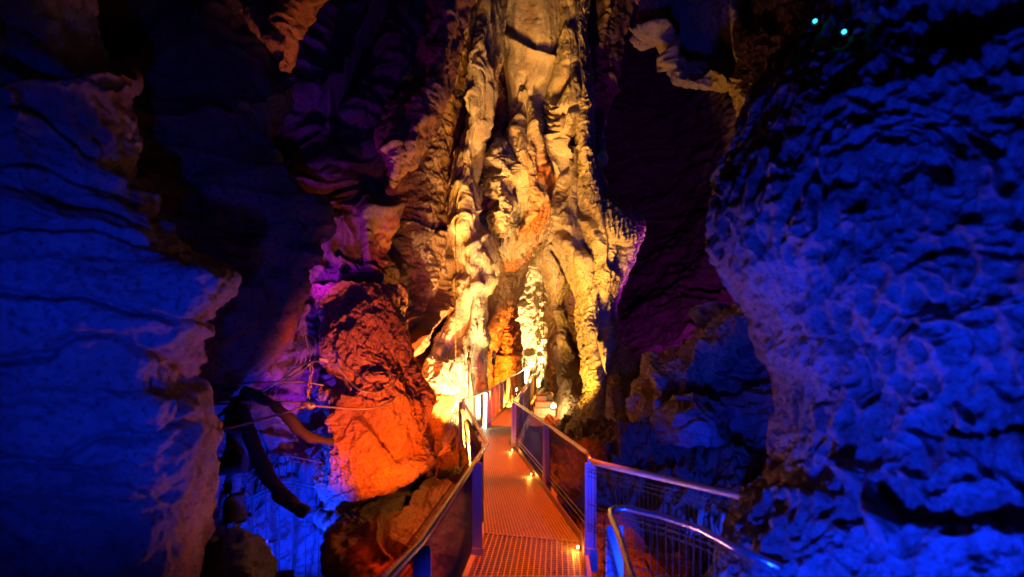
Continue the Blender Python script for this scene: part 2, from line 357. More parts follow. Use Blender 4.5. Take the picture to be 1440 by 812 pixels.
# ---- left foreground: bedded wall
sheet('rock_outcrop', M_GREY, [
    [(-420, -200, 2.45), (-150, -200, 2.72), (0, -200, 2.98), (-25, -200, 3.22), (35, -200, 3.42), (80.5, -200, 3.75), (105, -200, 4.5)],
    [(-420, -40, 2.45), (-150, -20, 2.72), (0, 0, 2.98), (-18, 10, 3.22), (42, 17.5, 3.42), (87.5, 20, 3.75), (112, 20, 4.5)],
    [(-420, 20, 2.45), (-150, 40, 2.72), (0, 70, 2.98), (20, 90, 3.22), (80, 93.75, 3.42), (125.5, 95, 3.75), (150, 95, 4.5)],
    [(-420, 80, 2.45), (-150, 90, 2.72), (20, 110, 2.98), (62, 112, 3.22), (122, 112, 3.42), (167.5, 112, 3.75), (192, 112, 4.5)],
    [(-420, 110, 2.45), (-150, 120, 2.72), (20, 140, 2.98), (46, 142, 3.22), (106, 141.25, 3.42), (151.5, 141, 3.75), (176, 141, 4.5)],
    [(-420, 150, 2.45), (-150, 160, 2.72), (20, 180, 2.98), (64, 195, 3.22), (124, 204.75, 3.42), (169.5, 208, 3.75), (194, 208, 4.5)],
    [(-420, 210, 2.45), (-150, 220, 2.72), (20, 240, 2.98), (74, 258, 3.22), (134, 270.75, 3.42), (179.5, 275, 3.75), (204, 275, 4.5)],
    [(-420, 270, 2.45), (-150, 280, 2.72), (30, 295, 2.98), (133, 315, 3.22), (193, 324.75, 3.42), (222.25, 328, 3.75), (238, 328, 4.5)],
    [(-420, 310, 2.45), (-150, 315, 2.72), (40, 330, 2.98), (163, 348, 3.22), (223, 358.5, 3.42), (252.25, 362, 3.75), (268, 362, 4.5)],
    [(-420, 340, 2.45), (-150, 345, 2.72), (40, 362, 2.98), (200, 376, 3.22), (296, 383.5, 3.42), (310.3, 386, 3.75), (318, 386, 4.5)],
    [(-420, 360, 2.45), (-150, 370, 2.72), (40, 385, 2.98), (200, 400, 3.22), (288, 403.75, 3.42), (310.1, 405, 3.75), (322, 405, 4.5)],
    [(-420, 440, 2.45), (-150, 440, 2.72), (30, 450, 2.98), (190, 462, 3.22), (264, 460.5, 3.42), (286.1, 460, 3.75), (298, 460, 4.5)],
    [(-420, 520, 2.45), (-150, 520, 2.72), (20, 520, 2.98), (162, 520, 3.22), (222, 521.5, 3.42), (253.2, 522, 3.75), (270, 522, 4.5)],
    [(-420, 560, 2.45), (-150, 560, 2.72), (20, 560, 2.98), (180, 560, 3.22), (242, 560, 3.42), (273.2, 560, 3.75), (290, 560, 4.5)],
    [(-420, 650, 2.45), (-150, 650, 2.72), (20, 650, 2.98), (180, 650, 3.22), (249, 650, 3.42), (280.2, 650, 3.75), (297, 650, 4.5)],
    [(-420, 740, 2.45), (-150, 740, 2.72), (20, 740, 2.98), (172, 740, 3.22), (232, 740, 3.42), (263.2, 740, 3.75), (280, 740, 4.5)],
    [(-420, 900, 2.45), (-150, 900, 2.72), (20, 900, 2.98), (162, 900, 3.22), (222, 900, 3.42), (253.2, 900, 3.75), (270, 900, 4.5)]],
    (400, 640), [('f', .11, (1.0, 1.0, 2.0), 4), ('a', .03, (1, 1, 4), 4), ('k', .03, (1.6, 1.6, 2.4)), ('r', .014, (5, 5, 7), 5), ('r', .006, (22,)*3, 3)],
    [([(-60, 120), (60, 160), (100, 195), (150, 235), (200, 270)], 4.5, -0.12, 'g'), ([(0, 120), (60, 160), (150, 235), (200, 270)], 22, .06, 's'),
     ([(-60, 225), (60, 235), (150, 275), (220, 310)], 3.5, -0.10, 'g'), ([(-60, 325), (60, 320), (130, 325), (190, 345), (260, 362)], 4.0, -0.10, 'g'),
     ([(-60, 410), (60, 412), (140, 420), (200, 440), (300, 455)], 4.5, -0.12, 'g'), ([(-60, 345), (50, 345), (120, 350), (200, 372)], 17.6, -0.06, 'g'),
     ([(0, 505), (60, 505), (110, 472), (160, 475), (210, 500), (260, 512)], 6.0, -0.13, 'g'), ([(150, 490), (180, 520), (130, 550)], 22.4, -0.05, 'g'),
     ([(-20, 560), (80, 555), (200, 545), (270, 535)], 12.8, -0.07, 'g'), ([(-20, 655), (80, 650), (130, 620), (220, 610), (280, 590)], 6.0, -0.12, 'g'),
     ([(0, 670), (100, 675), (180, 660), (230, 665)], 14.4, -0.06, 'g'), ([(-20, 790), (60, 770), (140, 740), (240, 700)], 19.2, -0.08, 'g'),
     ([(60, 720), (140, 720)], 24.0, -0.03, 'g'), ([(130, 120), (170, 180), (190, 210)], 6, -.05, 'v'),
     ([(125, 150), (165, 205), (200, 250)], 4.5, -0.03, 'g')],
    [([(140, 60), (185, 110), (165, 180), (240, 340)], 22, .2, 'g'), ([(300, 420), (270, 520), (275, 700), (250, 812)], 20, .3, 'g')],  # orange tint painted where warm light catches the right-facing edges
    thick=1.6, jit=7, tilt=.42, amp=1.0, label='big bedded grey rock wall with slanting dark clefts, blue lit, filling the left side', cat='rock')

# ---- second wall on the left, almost black
sheet('rock_wall', M_DARK, [
    [(60, -260, 6.4), (200, -260, 6.8), (300, -260, 7), (350, -260, 7.4), (385, -260, 8.2)],
    [(60, 0, 6.2), (200, 0, 6.6), (300, 0, 7), (355, 0, 7.3), (385, 0, 8)],
    [(60, 90, 6.2), (200, 90, 6.5), (300, 90, 6.9), (360, 90, 7.2), (398, 90, 7.8)],
    [(60, 135, 6.2), (200, 135, 6.4), (300, 135, 6.8), (370, 135, 7.1), (412, 135, 7.6)],
    [(60, 195, 6.1), (200, 195, 6.4), (300, 195, 6.8), (350, 195, 7.1), (388, 195, 7.6)],
    [(60, 255, 6), (200, 255, 6.3), (300, 255, 6.7), (370, 255, 7), (411, 255, 7.5)],
    [(60, 320, 5.9), (200, 320, 6.2), (300, 320, 6.6), (400, 320, 7), (455, 322, 7.5)],
    [(60, 370, 5.9), (200, 370, 6.2), (300, 370, 6.6), (395, 370, 7), (440, 372, 7.4)],
    [(60, 440, 5.9), (200, 440, 6.2), (290, 440, 6.6), (360, 440, 7), (410, 440, 7.5)],
    [(60, 510, 6), (200, 500, 6.3), (260, 505, 6.7), (320, 510, 7.1), (368, 520, 7.6)],
    [(60, 570, 6.2), (180, 560, 6.5), (230, 560, 6.9), (270, 560, 7.3), (300, 570, 7.8)]],
    (300, 420), [('f', .22, (.8, .8, .8), 4), ('a', .06, (.7, .7, 4), 4), ('r', .05, (2.4, 2.4, 3), 5)],
    [([(290, 260), (310, 330), (340, 400)], 14, .14, 'g'), ([(430, 330), (405, 400), (385, 450)], 8, .1, 's')],
    [([(455, 320), (420, 400), (370, 520)], 5, .35, 'g')],  # rim light painted along the edge as a thin warm tint
    thick=1.6, wrap='RB', label='dark rock wall with a thin pink-lit edge, just behind the bedded blue wall', cat='rock')
sheet('hanging_rock', M_RED, [
    [(290, -200, 7.0), (380, -200, 6.6), (440, -200, 6.6), (500, -200, 7.0)],
    [(310, -60, 6.9), (380, -60, 6.5), (430, -60, 6.4), (485, -60, 6.9)],
    [(352, 0, 6.8), (390, 0, 6.3), (425, 0, 6.3), (462, 0, 6.8)],
    [(360, 28, 6.7), (388, 28, 6.25), (412, 28, 6.3), (446, 28, 6.7)],
    [(370, 55, 6.7), (390, 55, 6.3), (408, 55, 6.3), (423, 53, 6.6)],
    [(384, 75, 6.7), (394, 76, 6.4), (404, 76, 6.4), (415, 74, 6.6)],
    [(396, 92, 6.7), (399, 94, 6.5), (402, 94, 6.5), (405, 92, 6.6)]],
    (130, 200), [('f', .07, (2.2,)*3, 4), ('k', .025, (3.2,)*3), ('r', .01, (9, 9, 9), 4)], [([(375, 35), (395, 50), (405, 62)], 6, -.12, 'g')], wrap='LRB', thick=.7,
    label='orange pointed rock hanging from the top left over the dark wall', cat='rock')

# ---- purple wall with the warm-lit rim
sheet('rock_wall', M_DARK, [
    [(330, -260, 10), (420, -260, 10.6), (500, -260, 11), (570, -260, 11.4), (620, -260, 12)],
    [(330, 0, 10), (430, 0, 10.4), (520, 0, 11), (580, 0, 11.2), (615, 0, 11.8)],
    [(330, 80, 9.8), (420, 80, 10.3), (500, 80, 10.8), (560, 80, 11), (600, 80, 11.6)],
    [(330, 160, 9.6), (410, 160, 10.1), (480, 160, 10.4), (530, 160, 10.8), (570, 160, 11.4)],
    [(330, 240, 9.4), (410, 240, 9.8), (470, 240, 10.1), (520, 240, 10.3), (548, 240, 10.8)],
    [(330, 290, 9.2), (410, 290, 9.6), (480, 290, 9.8), (525, 290, 9.9), (556, 295, 10.4)],
    [(330, 345, 9.1), (410, 345, 9.4), (470, 345, 9.6), (515, 345, 9.7), (540, 345, 10.1)],
    [(330, 375, 9), (400, 375, 9.3), (460, 375, 9.4), (515, 376, 9.5), (543, 376, 9.8)],
    [(330, 405, 8.9), (395, 405, 9.2), (450, 405, 9.3), (500, 408, 9.3), (530, 402, 9.6)],
    [(330, 430, 8.9), (390, 430, 9.1), (440, 430, 9.2), (472, 432, 9.2), (508, 425, 9.4)],
    [(330, 455, 8.9), (385, 455, 9.1), (420, 455, 9.1), (445, 456, 9.2), (465, 452, 9.3)],
    [(330, 520, 8.9), (385, 520, 9.0), (415, 520, 9.0), (435, 520, 9.1), (450, 520, 9.3)],
    [(330, 600, 9.2), (360, 600, 9.2), (380, 590, 9.2), (400, 580, 9.2), (420, 570, 9.4)]],
    (330, 520), [('f', .18, (.9, .9, .9), 4), ('a', .08, (.6, .6, 3.4), 4), ('r', .05, (2.2, 2.2, 3), 5)],
    [([(545, -20), (520, 40), (504, 66), (490, 110), (470, 140), (465, 165)], 13, .55, 's'), ([(480, 180), (500, 210), (530, 250)], 22, -.3, 'g'),
     ([(440, 150), (460, 165), (500, 175)], 14, -.25, 'g'), ([(515, 280), (517, 320), (520, 350)], 7, .16, 'g'), ([(525, 300), (540, 297), (552, 290)], 6, .14, 'g'),
     ([(440, 432), (475, 412), (500, 420)], 6, .22, 'g'), ([(465, 398), (450, 430), (455, 470)], 9, -.28, 'g'), ([(500, 350), (495, 380), (480, 400)], 24, -.22, 'g'),
     ([(475, 395), (482, 370)], 5, .14, 'g')],
    [([(556, 295), (540, 350), (535, 400), (470, 440)], 18, .5, 'g')], thick=1.8, wrap='RB',  # warm light on the rim, put into the colour
    label='purple lit rock wall with a glowing pink scalloped rim, left of the red rock', cat='rock')
sheet('rock_ridge', M_RED, [
    [(600, -200, 11.2), (625, -200, 10.6), (650, -200, 10.8), (668, -200, 11.5)],
    [(600, -40, 11.2), (622, -40, 10.6), (642, -40, 10.8), (662, -40, 11.5)],
    [(600, 20, 11.1), (620, 20, 10.5), (642, 20, 10.6), (660, 20, 11.3)],
    [(592, 70, 11), (610, 70, 10.4), (634, 70, 10.5), (650, 70, 11.2)],
    [(584, 100, 10.9), (605, 100, 10.3), (625, 100, 10.4), (642, 105, 11.1)],
    [(566, 132, 10.7), (590, 135, 10.1), (612, 140, 10.2), (628, 145, 11)],
    [(545, 155, 10.5), (570, 165, 9.9), (595, 172, 10.1), (612, 182, 10.9)],
    [(530, 190, 10.4), (555, 195, 9.8), (582, 202, 10), (598, 214, 10.8)],
    [(538, 214, 10.4), (555, 220, 9.8), (570, 228, 10), (578, 236, 10.7)],
    [(546, 240, 10.4), (552, 246, 10), (558, 250, 10.1), (562, 250, 10.6)],
    [(544, 262, 10.4), (547, 266, 10.2), (550, 268, 10.2), (553, 266, 10.5)]],
    (240, 480), [('f', .06, (1.2,)*3, 3), ('a', .06, (2.4, 2.4, 1.2), 4), ('k', .05, (2.2, 2.2, 1.4)), ('a', .03, (6, 6, 4), 4), ('r', .010, (14,)*3, 3)],
    [([(650, 10), (645, 50), (628, 90), (622, 120)], 7, -.3, 'g'), ([(612, 120), (615, 140), (605, 160)], 8, .24, 'g'),
     ([(590, 165), (578, 185), (574, 215)], 6, .24, 'g'), ([(560, 165), (570, 190)], 10, -.3, 'g'), ([(540, 212), (560, 205), (570, 200)], 6, .2, 'g'),
     ([(575, 110), (600, 115), (612, 100)], 12, -.25, 'g'), ([(600, 60), (612, 90), (600, 130)], 6, .15, 'g')], [([(620, 0), (600, 100), (560, 190)], 28, .35, 'g')], thick=.6, wrap='LRB', samp=.5,
    label='craggy orange rock ridge running down from the top, right of the purple wall', cat='rock')

# ---- red hanging rock beside the path
sheet('hanging_rock', M_RED, [
    [(440, 400, 9.4), (480, 400, 9.0), (520, 400, 9.2), (550, 400, 9.8), (570, 400, 10.6)],
    [(455, 445, 8.6), (480, 440, 8.3), (515, 435, 8.4), (548, 440, 8.9), (566, 445, 9.6)],
    [(452, 475, 8.3), (480, 475, 7.9), (520, 475, 7.9), (560, 478, 8.3), (580, 480, 9.1)],
    [(462, 510, 8.2), (490, 510, 7.7), (530, 510, 7.7), (572, 512, 8.1), (596, 512, 8.9)],
    [(470, 535, 8.2), (495, 535, 7.6), (535, 535, 7.6), (578, 536, 8.0), (604, 536, 8.8)],
    [(454, 550, 8.1), (485, 555, 7.5), (535, 560, 7.5), (580, 562, 7.9), (608, 562, 8.7)],
    [(463, 580, 8.1), (488, 585, 7.5), (535, 585, 7.5), (578, 585, 7.9), (604, 585, 8.6)],
    [(456, 612, 8.1), (485, 617, 7.5), (532, 617, 7.45), (575, 612, 7.8), (600, 606, 8.5)],
    [(452, 650, 8.1), (482, 652, 7.5), (528, 652, 7.4), (575, 635, 7.7), (602, 628, 8.4)],
    [(450, 682, 8.0), (478, 685, 7.5), (522, 678, 7.4), (570, 662, 7.6), (604, 645, 8.2)],
    [(466, 706, 8.0), (485, 704, 7.6), (520, 694, 7.5), (565, 676, 7.7), (602, 654, 8.1)],
    [(470, 716, 8.1), (487, 710, 7.8), (520, 699, 7.7), (565, 682, 7.9), (600, 660, 8.2)]],
    (460, 680), [('f', .10, (1.2, 1.2, 1.0), 4), ('k', .03, (2.4, 2.4, 1.6)), ('r', .03, (4.5, 4.5, 3), 5), ('r', .016, (14,)*3, 4)],
    [([(470, 540), (500, 575), (530, 605), (560, 640)], 13, -.14, 'g'), ([(482, 560), (510, 590), (540, 625)], 20, .1, 's'),
     ([(548, 480), (575, 500), (590, 530)], 26, -.22, 'g'), ([(590, 512), (594, 545), (586, 580)], 4, .08, 'g'),
     ([(465, 700), (500, 685), (540, 680), (575, 668), (604, 648)], 2.5, -.07, 'v'), ([(520, 535), (535, 530), (532, 560)], 9, .1, 'g'),
     ([(495, 555), (480, 590), (483, 640)], 8, .08, 'g')],
    [([(530, 640), (520, 690)], 60, .5, 'g')], wrap='LRB', thick=1.4,  # orange lamp light on the lower part, painted as tint
    label='huge red and orange lit rock hanging over the brown slabs left of the walkway', cat='rock')
sheet('rock_slab', M_SLAB, [
    [(450, 650, 9.4), (500, 650, 9.4), (560, 650, 9.6), (615, 640, 10.2), (665, 620, 11.0)],
    [(455, 700, 8.9), (500, 690, 8.9), (560, 680, 8.9), (615, 665, 9.0), (660, 650, 9.6)],
    [(462, 735, 7.6), (510, 720, 7.9), (570, 700, 8.2), (620, 690, 8.2), (665, 690, 8.4)],
    [(466, 760, 6.9), (515, 745, 7.1), (575, 740, 7.3), (630, 735, 7.4), (672, 735, 7.4)],
    [(458, 785, 6.6), (515, 780, 6.6), (575, 780, 6.6), (630, 780, 6.6), (680, 780, 6.7)],
    [(465, 900, 6.2), (520, 900, 6.0), (580, 900, 6.0), (640, 900, 6.0), (700, 900, 6.0)]],
    (380, 330), [('f', .16, (1.2, 1.2, 1.2), 4), ('k', .06, (1.1, 1.5, 1.1)), ('r', .03, (3, 3, 3), 5), ('r', .015, (12,)*3, 3)],
    [([(525, 737), (555, 733), (600, 680), (615, 660)], 8, .18, 's'), ([(535, 745), (533, 765), (545, 775)], 10, .16, 's'),
     ([(480, 735), (560, 760), (640, 790)], 9, .18, 's'), ([(580, 660), (600, 672), (640, 690)], 9, .2, 's')],
    [([(470, 770), (520, 790), (600, 800)], 18, .7, 'g')], wrap='L', thick=1.0,  # painted orange light along the front of the slabs
    label='brown cracked rock slabs under the red hanging rock beside the walkway', cat='rock')

# ---- middle: the tall ochre formation, curtain by curtain from back to front
sheet('rock_curtain', M_LIME, [
    [(590, -260, 22), (650, -260, 22), (720, -260, 23), (790, -260, 22), (850, -260, 21)],
    [(610, 0, 22), (660, 0, 22), (720, 0, 22.6), (790, 0, 22), (840, 0, 21)],
    [(630, 200, 22), (670, 200, 22), (720, 200, 23), (790, 200, 22.5), (850, 200, 21)],
    [(630, 380, 24), (670, 380, 25), (730, 380, 37), (790, 380, 26), (860, 380, 21)],
    [(630, 500, 26), (680, 500, 28), (735, 500, 40), (790, 500, 26), (870, 500, 19)],
    [(600, 620, 22), (680, 620, 27), (735, 600, 42), (790, 620, 24), (870, 620, 16)]],
    (220, 400), ROCKY+[('a', .12, (1.6, 1.6, .3), 4)], wrap='', kind='structure')
# dark fin with bright crumbly patches
sheet('rock_fin', M_LIME, [
    [(652, -200, 17.5), (668, -200, 16.6), (690, -200, 17), (712, -200, 18.4)],
    [(652, -20, 17.3), (668, -20, 16.4), (690, -20, 16.8), (710, -20, 18.2)],
    [(652, 60, 17), (666, 60, 16), (688, 60, 16.5), (707, 60, 18)],
    [(655, 120, 17), (668, 120, 16), (684, 120, 16.4), (696, 120, 18)],
    [(652, 170, 17), (664, 170, 16), (678, 170, 16.4), (690, 170, 18)],
    [(645, 220, 16.8), (656, 220, 16), (668, 220, 16.2), (682, 220, 18)],
    [(636, 270, 16.6), (650, 270, 15.8), (664, 270, 16), (676, 270, 18)],
    [(632, 310, 16.5), (648, 310, 15.6), (664, 310, 15.9), (684, 310, 17.8)],
    [(640, 345, 16.2), (660, 345, 15.4), (678, 345, 15.8), (697, 345, 17.6)],
    [(648, 390, 16), (664, 390, 15.2), (680, 390, 15.6), (702, 385, 17.4)],
    [(636, 440, 15.6), (658, 440, 15.2), (672, 435, 15.5), (685, 420, 17.2)],
    [(615, 475, 15), (645, 475, 15), (668, 470, 15.3), (683, 470, 17.2)],
    [(598, 520, 14), (630, 515, 14.2), (660, 510, 15), (684, 510, 17.8)],
    [(604, 560, 13.4), (630, 560, 13.8), (658, 560, 14.6), (684, 560, 18)],
    [(606, 610, 13), (630, 610, 13.3), (652, 605, 13.8), (672, 600, 17)],
    [(600, 660, 11.6), (620, 660, 12), (640, 660, 12.4), (656, 640, 14)],
    [(600, 740, 11), (620, 740, 11.3), (640, 740, 11.6), (660, 740, 12)]],
    (300, 900), CEN+[('a', .07, (4, 4, .3), 3)],
    [([(664, 0), (660, 60), (655, 140), (648, 200)], 6, -.5, 'g'), ([(684, -20), (676, 60), (684, 120), (672, 220), (662, 300)], 4, .35, 'g'),
     ([(700, 0), (698, 70), (686, 130), (680, 190)], 4, .3, 'g'), ([(664, 75), (672, 100), (664, 150)], 8, .35, 'g'), ([(648, 260), (656, 300), (648, 320)], 10, .45, 'g'),
     ([(668, 180), (672, 260), (688, 340), (698, 400)], 6, -.7, 'g'), ([(660, 350), (672, 338), (684, 330)], 6, .4, 'g'), ([(680, 362), (690, 385), (678, 400)], 9, .45, 'g'),
     ([(652, 395), (645, 430), (632, 470)], 6, .4, 'g'), ([(664, 420), (650, 460), (625, 500)], 8, -.45, 'g'), ([(668, 425), (668, 460), (676, 480)], 8, .35, 'g'),
     ([(690, 420), (688, 460), (694, 500)], 6, -.5, 'g'), ([(600, 600), (640, 640), (655, 680)], 9, .2, 's')],
    [([(700, 100), (695, 160), (690, 220)], 14, .5, 'g')], thick=1.6, samp=.7,
    label='tall dark fin of rock with bright crumbly patches, its foot glowing white behind the handrail', cat='rock')
# iron-stained band seen between fin and column
sheet('rock_curtain', M_TONGUE, [
    [(680, 60, 20.5), (695, 60, 20), (710, 60, 20), (730, 60, 20.4)],
    [(672, 160, 20.3), (690, 160, 19.6), (705, 160, 19.6), (725, 160, 20)],
    [(665, 240, 20), (682, 240, 19.2), (700, 240, 19.2), (720, 240, 19.8)],
    [(664, 320, 21), (684, 320, 20.3), (705, 320, 20.4), (720, 320, 21)]],
    (120, 300), [('f', .2, (.9, .9, .9), 4), ('r', .16, (1.6, 1.6, 2), 5)], thick=.8,
    label='orange stained rock band right of the dark fin, halfway up', cat='rock')
# smooth column at the top
sheet('rock_column', M_SMOOTH, [
    [(704, -220, 19.8), (722, -220, 18.6), (760, -220, 18.1), (790, -220, 18.8), (808, -220, 20)],
    [(704, -20, 19.6), (722, -20, 18.4), (760, -20, 17.9), (790, -20, 18.6), (806, -20, 19.8)],
    [(706, 40, 19.5), (724, 40, 18.3), (756, 40, 17.8), (782, 45, 18.5), (800, 50, 19.6)],
    [(708, 80, 19.4), (728, 85, 18.2), (752, 88, 17.8), (776, 88, 18.4), (792, 88, 19.6)],
    [(712, 115, 19.2), (730, 118, 18.2), (750, 120, 17.8), (768, 122, 18.4), (780, 122, 19.5)],
    [(716, 160, 19.2), (732, 160, 18.4), (748, 160, 18.1), (764, 160, 18.6), (776, 160, 19.6)],
    [(720, 210, 19.4), (734, 210, 18.8), (748, 210, 18.6), (762, 210, 19), (774, 210, 19.8)]],
    (200, 480), [('f', .05, (1.6, 1.6, .7), 3), ('a', .05, (2.2, 2.2, .3), 3), ('f', .012, (9, 9, 7), 4)],
    [([(704, 42), (725, 54), (750, 68), (775, 79), (800, 86)], 10, .30, 's'),  # step shaped to stand for a slanting cast shadow
     ([(748, -30), (750, 60), (748, 140)], 7, -.14, 'g'), ([(762, 120), (762, 160), (756, 200)], 7, -.4, 'g'), ([(735, 105), (722, 170), (716, 205)], 5, -.2, 'g')],  # first dent follows the shadow stripe of a hanging rod
    [([(746, -20), (744, 60), (740, 130)], 9, .22, 'g')], thick=1.6, jit=1.2,  # tint stripe painted for the rod's shadow
    label='smooth pale stone column at top centre, with a slanting step shaped to look like a shadow band', cat='rock')
# right of the column: smooth flank with hollows, falling into the long lobe
sheet('rock_curtain', M_LIME, [
    [(780, -200, 19.6), (800, -200, 18), (820, -200, 18.2), (835, -200, 19.6)],
    [(778, -20, 19.4), (796, -20, 17.9), (812, -20, 18), (828, -20, 19.4)],
    [(780, 40, 19.2), (794, 40, 17.8), (808, 40, 17.8), (820, 40, 19.2)],
    [(778, 80, 19), (792, 80, 17.6), (810, 80, 17.6), (826, 85, 19)],
    [(772, 120, 18.8), (790, 118, 17.4), (812, 115, 17.3), (830, 118, 18.8)],
    [(766, 160, 18.6), (786, 160, 17.3), (808, 155, 17.2), (828, 160, 18.6)],
    [(768, 200, 18.6), (780, 205, 17.6), (792, 205, 17.5), (806, 200, 18.6)],
    [(774, 250, 18.8), (784, 250, 18), (794, 250, 18), (804, 250, 18.8)],
    [(770, 300, 18.8), (780, 300, 18), (792, 300, 18), (806, 300, 18.8)],
    [(764, 340, 18.6), (776, 340, 17.9), (790, 340, 17.9), (806, 340, 18.6)]],
    (200, 640), CEN,
    [([(796, 95), (790, 115), (780, 135)], 7, -.7, 'g'), ([(806, 85), (800, 105)], 4, -.3, 'g'), ([(800, 10), (806, 30)], 5, -.3, 'g'),
     ([(784, 160), (800, 150), (815, 148)], 4, -.3, 'g'), ([(790, 195), (785, 220), (778, 245)], 10, -1.0, 'g'), ([(795, 160), (795, 250), (780, 330)], 3, -.5, 'g'),
     ([(776, 250), (792, 280), (790, 300)], 8, -.7, 'g')]
    + [([(762+k % 3, 147+k*8+(k*5) % 4), (774+(k*7) % 5, 151+k*8), (786+(k*3) % 6, 148+k*8)], 1.8+(k % 3)*.5, -.14-.05*(k % 3), 'g') for k in range(6)],
    thick=1.2, label='folded ochre rock flank right of the smooth column, with ribbed hollows', cat='rock')
# long right lobe with the beaked outline
sheet('rock_lobe', M_LIME, [
    [(806, -200, 19.4), (814, -200, 18.6), (822, -200, 18.6), (832, -200, 19.2)],
    [(806, -20, 19.2), (812, -20, 18.4), (820, -20, 18.4), (829, -20, 19.0)],
    [(806, 60, 19), (812, 60, 18), (818, 60, 18), (825, 60, 18.8)],
    [(812, 130, 18.6), (818, 130, 17.6), (826, 130, 17.6), (834, 130, 18.4)],
    [(810, 165, 18.4), (816, 165, 17.4), (825, 165, 17.4), (834, 165, 18.2)],
    [(812, 215, 18.2), (820, 215, 17), (828, 215, 17), (836, 215, 18)],
    [(812, 250, 18), (825, 250, 16.7), (838, 250, 16.7), (850, 256, 17.8)],
    [(806, 285, 17.8), (828, 282, 16.2), (850, 280, 16.2), (872, 284, 17.5)],
    [(808, 310, 17.6), (832, 305, 15.9), (864, 300, 15.8), (898, 304, 17.2)],
    [(812, 335, 17.4), (840, 330, 15.7), (872, 325, 15.6), (906, 322, 17)],
    [(820, 360, 17.2), (845, 360, 15.6), (872, 355, 15.7), (898, 350, 17)],
    [(822, 390, 17), (845, 390, 15.8), (866, 386, 16), (886, 382, 17)],
    [(815, 420, 16.8), (832, 420, 15.8), (852, 418, 16), (872, 414, 17)],
    [(812, 450, 16.6), (828, 450, 15.6), (846, 450, 15.7), (864, 445, 16.8)],
    [(816, 480, 16.2), (834, 480, 15.2), (854, 480, 15.3), (876, 480, 16.4)],
    [(820, 520, 15.6), (842, 520, 14.6), (864, 520, 14.7), (890, 520, 15.8)],
    [(820, 560, 15), (842, 560, 14), (868, 560, 14), (896, 560, 15)],
    [(800, 600, 14), (836, 600, 13.2), (870, 600, 13.1), (900, 600, 14)],
    [(800, 660, 12.4), (840, 660, 11.8), (876, 660, 11.6), (910, 660, 12)]],
    (320, 940), CEN+[('r', .03, (7, 7, 6), 3)],
    [([(818, 300), (845, 330), (860, 380)], 12, .2, 's'), ([(850, 262), (850, 300), (858, 350)], 3, -.2, 'g'), ([(862, 345), (858, 370)], 7, -.5, 'g'),
     ([(880, 350), (872, 380)], 7, -.4, 'g'), ([(847, 350), (845, 372)], 6, -.4, 'g'), ([(845, 420), (848, 450), (845, 470)], 5, -.6, 'g'),
     ([(836, 480), (850, 540), (845, 580)], 7, -.4, 'g'), ([(865, 470), (880, 520), (885, 560)], 6, -.3, 'g'), ([(866, 500), (858, 530)], 8, -.3, 'g')]
    + [([(852+k*7, 290+k*5), (862+k*6, 330+k*3), (858+k*5, 350)], 1.6, -.12, 'g') for k in range(6)],
    thick=1.4, label='long ochre rock lobe with a rough beak pointing right over the dark wall', cat='rock')
sheet('rock_curtain', M_BROWN, [
    [(822, -200, 21), (845, -200, 20), (870, -200, 20.2), (895, -200, 21.5)],
    [(822, 0, 21), (842, 0, 20), (862, 0, 20.2), (886, 0, 21.5)],
    [(822, 60, 21), (840, 60, 20), (856, 60, 20.2), (876, 60, 21.5)],
    [(822, 110, 21), (838, 110, 20), (850, 110, 20.2), (866, 112, 21.5)],
    [(822, 160, 21), (832, 160, 20.2), (842, 160, 20.4), (852, 162, 21.4)],
    [(822, 215, 21), (828, 215, 20.4), (834, 215, 20.6), (840, 215, 21.2)]],
    (120, 360), [('f', .10, (.9,)*3, 4), ('k', .10, (1.5, 1.5, 1.5)), ('r', .04, (5,)*3, 4)],
    [([(852, -20), (848, 40), (842, 70)], 3, .5, 'g'), ([(852, 105), (856, 130)], 2.5, .4, 'g')], thick=1.5, wrap='LRB',
    label='dark olive rock strip right of the smooth column with a thin lit edge', cat='rock')
# twisted curtain between flank and lobe
sheet('rock_curtain', M_LIME, [
    [(800, 205, 18.6), (808, 205, 18), (815, 205, 18), (822, 205, 18.6)],
    [(794, 240, 18.4), (804, 240, 17.4), (814, 240, 17.4), (822, 240, 18.4)],
    [(786, 275, 18.2), (800, 275, 17.0), (812, 275, 17.2), (824, 275, 18.2)],
    [(778, 310, 18), (792, 310, 16.7), (808, 310, 16.7), (824, 310, 18)],
    [(778, 340, 17.8), (796, 338, 16.4), (814, 336, 16.3), (832, 340, 17.6)],
    [(786, 365, 17.6), (806, 365, 16.2), (826, 365, 16.1), (846, 368, 17.4)],
    [(800, 395, 17.4), (818, 395, 16.2), (836, 395, 16.2), (852, 398, 17.3)],
    [(814, 425, 17.4), (824, 425, 16.6), (834, 425, 16.6), (846, 425, 17.3)]],
    (180, 440), CEN,
    [([(812, 210), (806, 250), (800, 290)], 6, -.7, 'g'), ([(784, 325), (806, 330), (815, 345)], 6, -.5, 'g'), ([(795, 240), (788, 280), (784, 305)], 2.5, .25, 'g'),
     ([(800, 335), (815, 360), (840, 385)], 5, .25, 'g')],
    thick=1.0, label='twisted ochre rock curtain left of the beaked lobe', cat='rock')
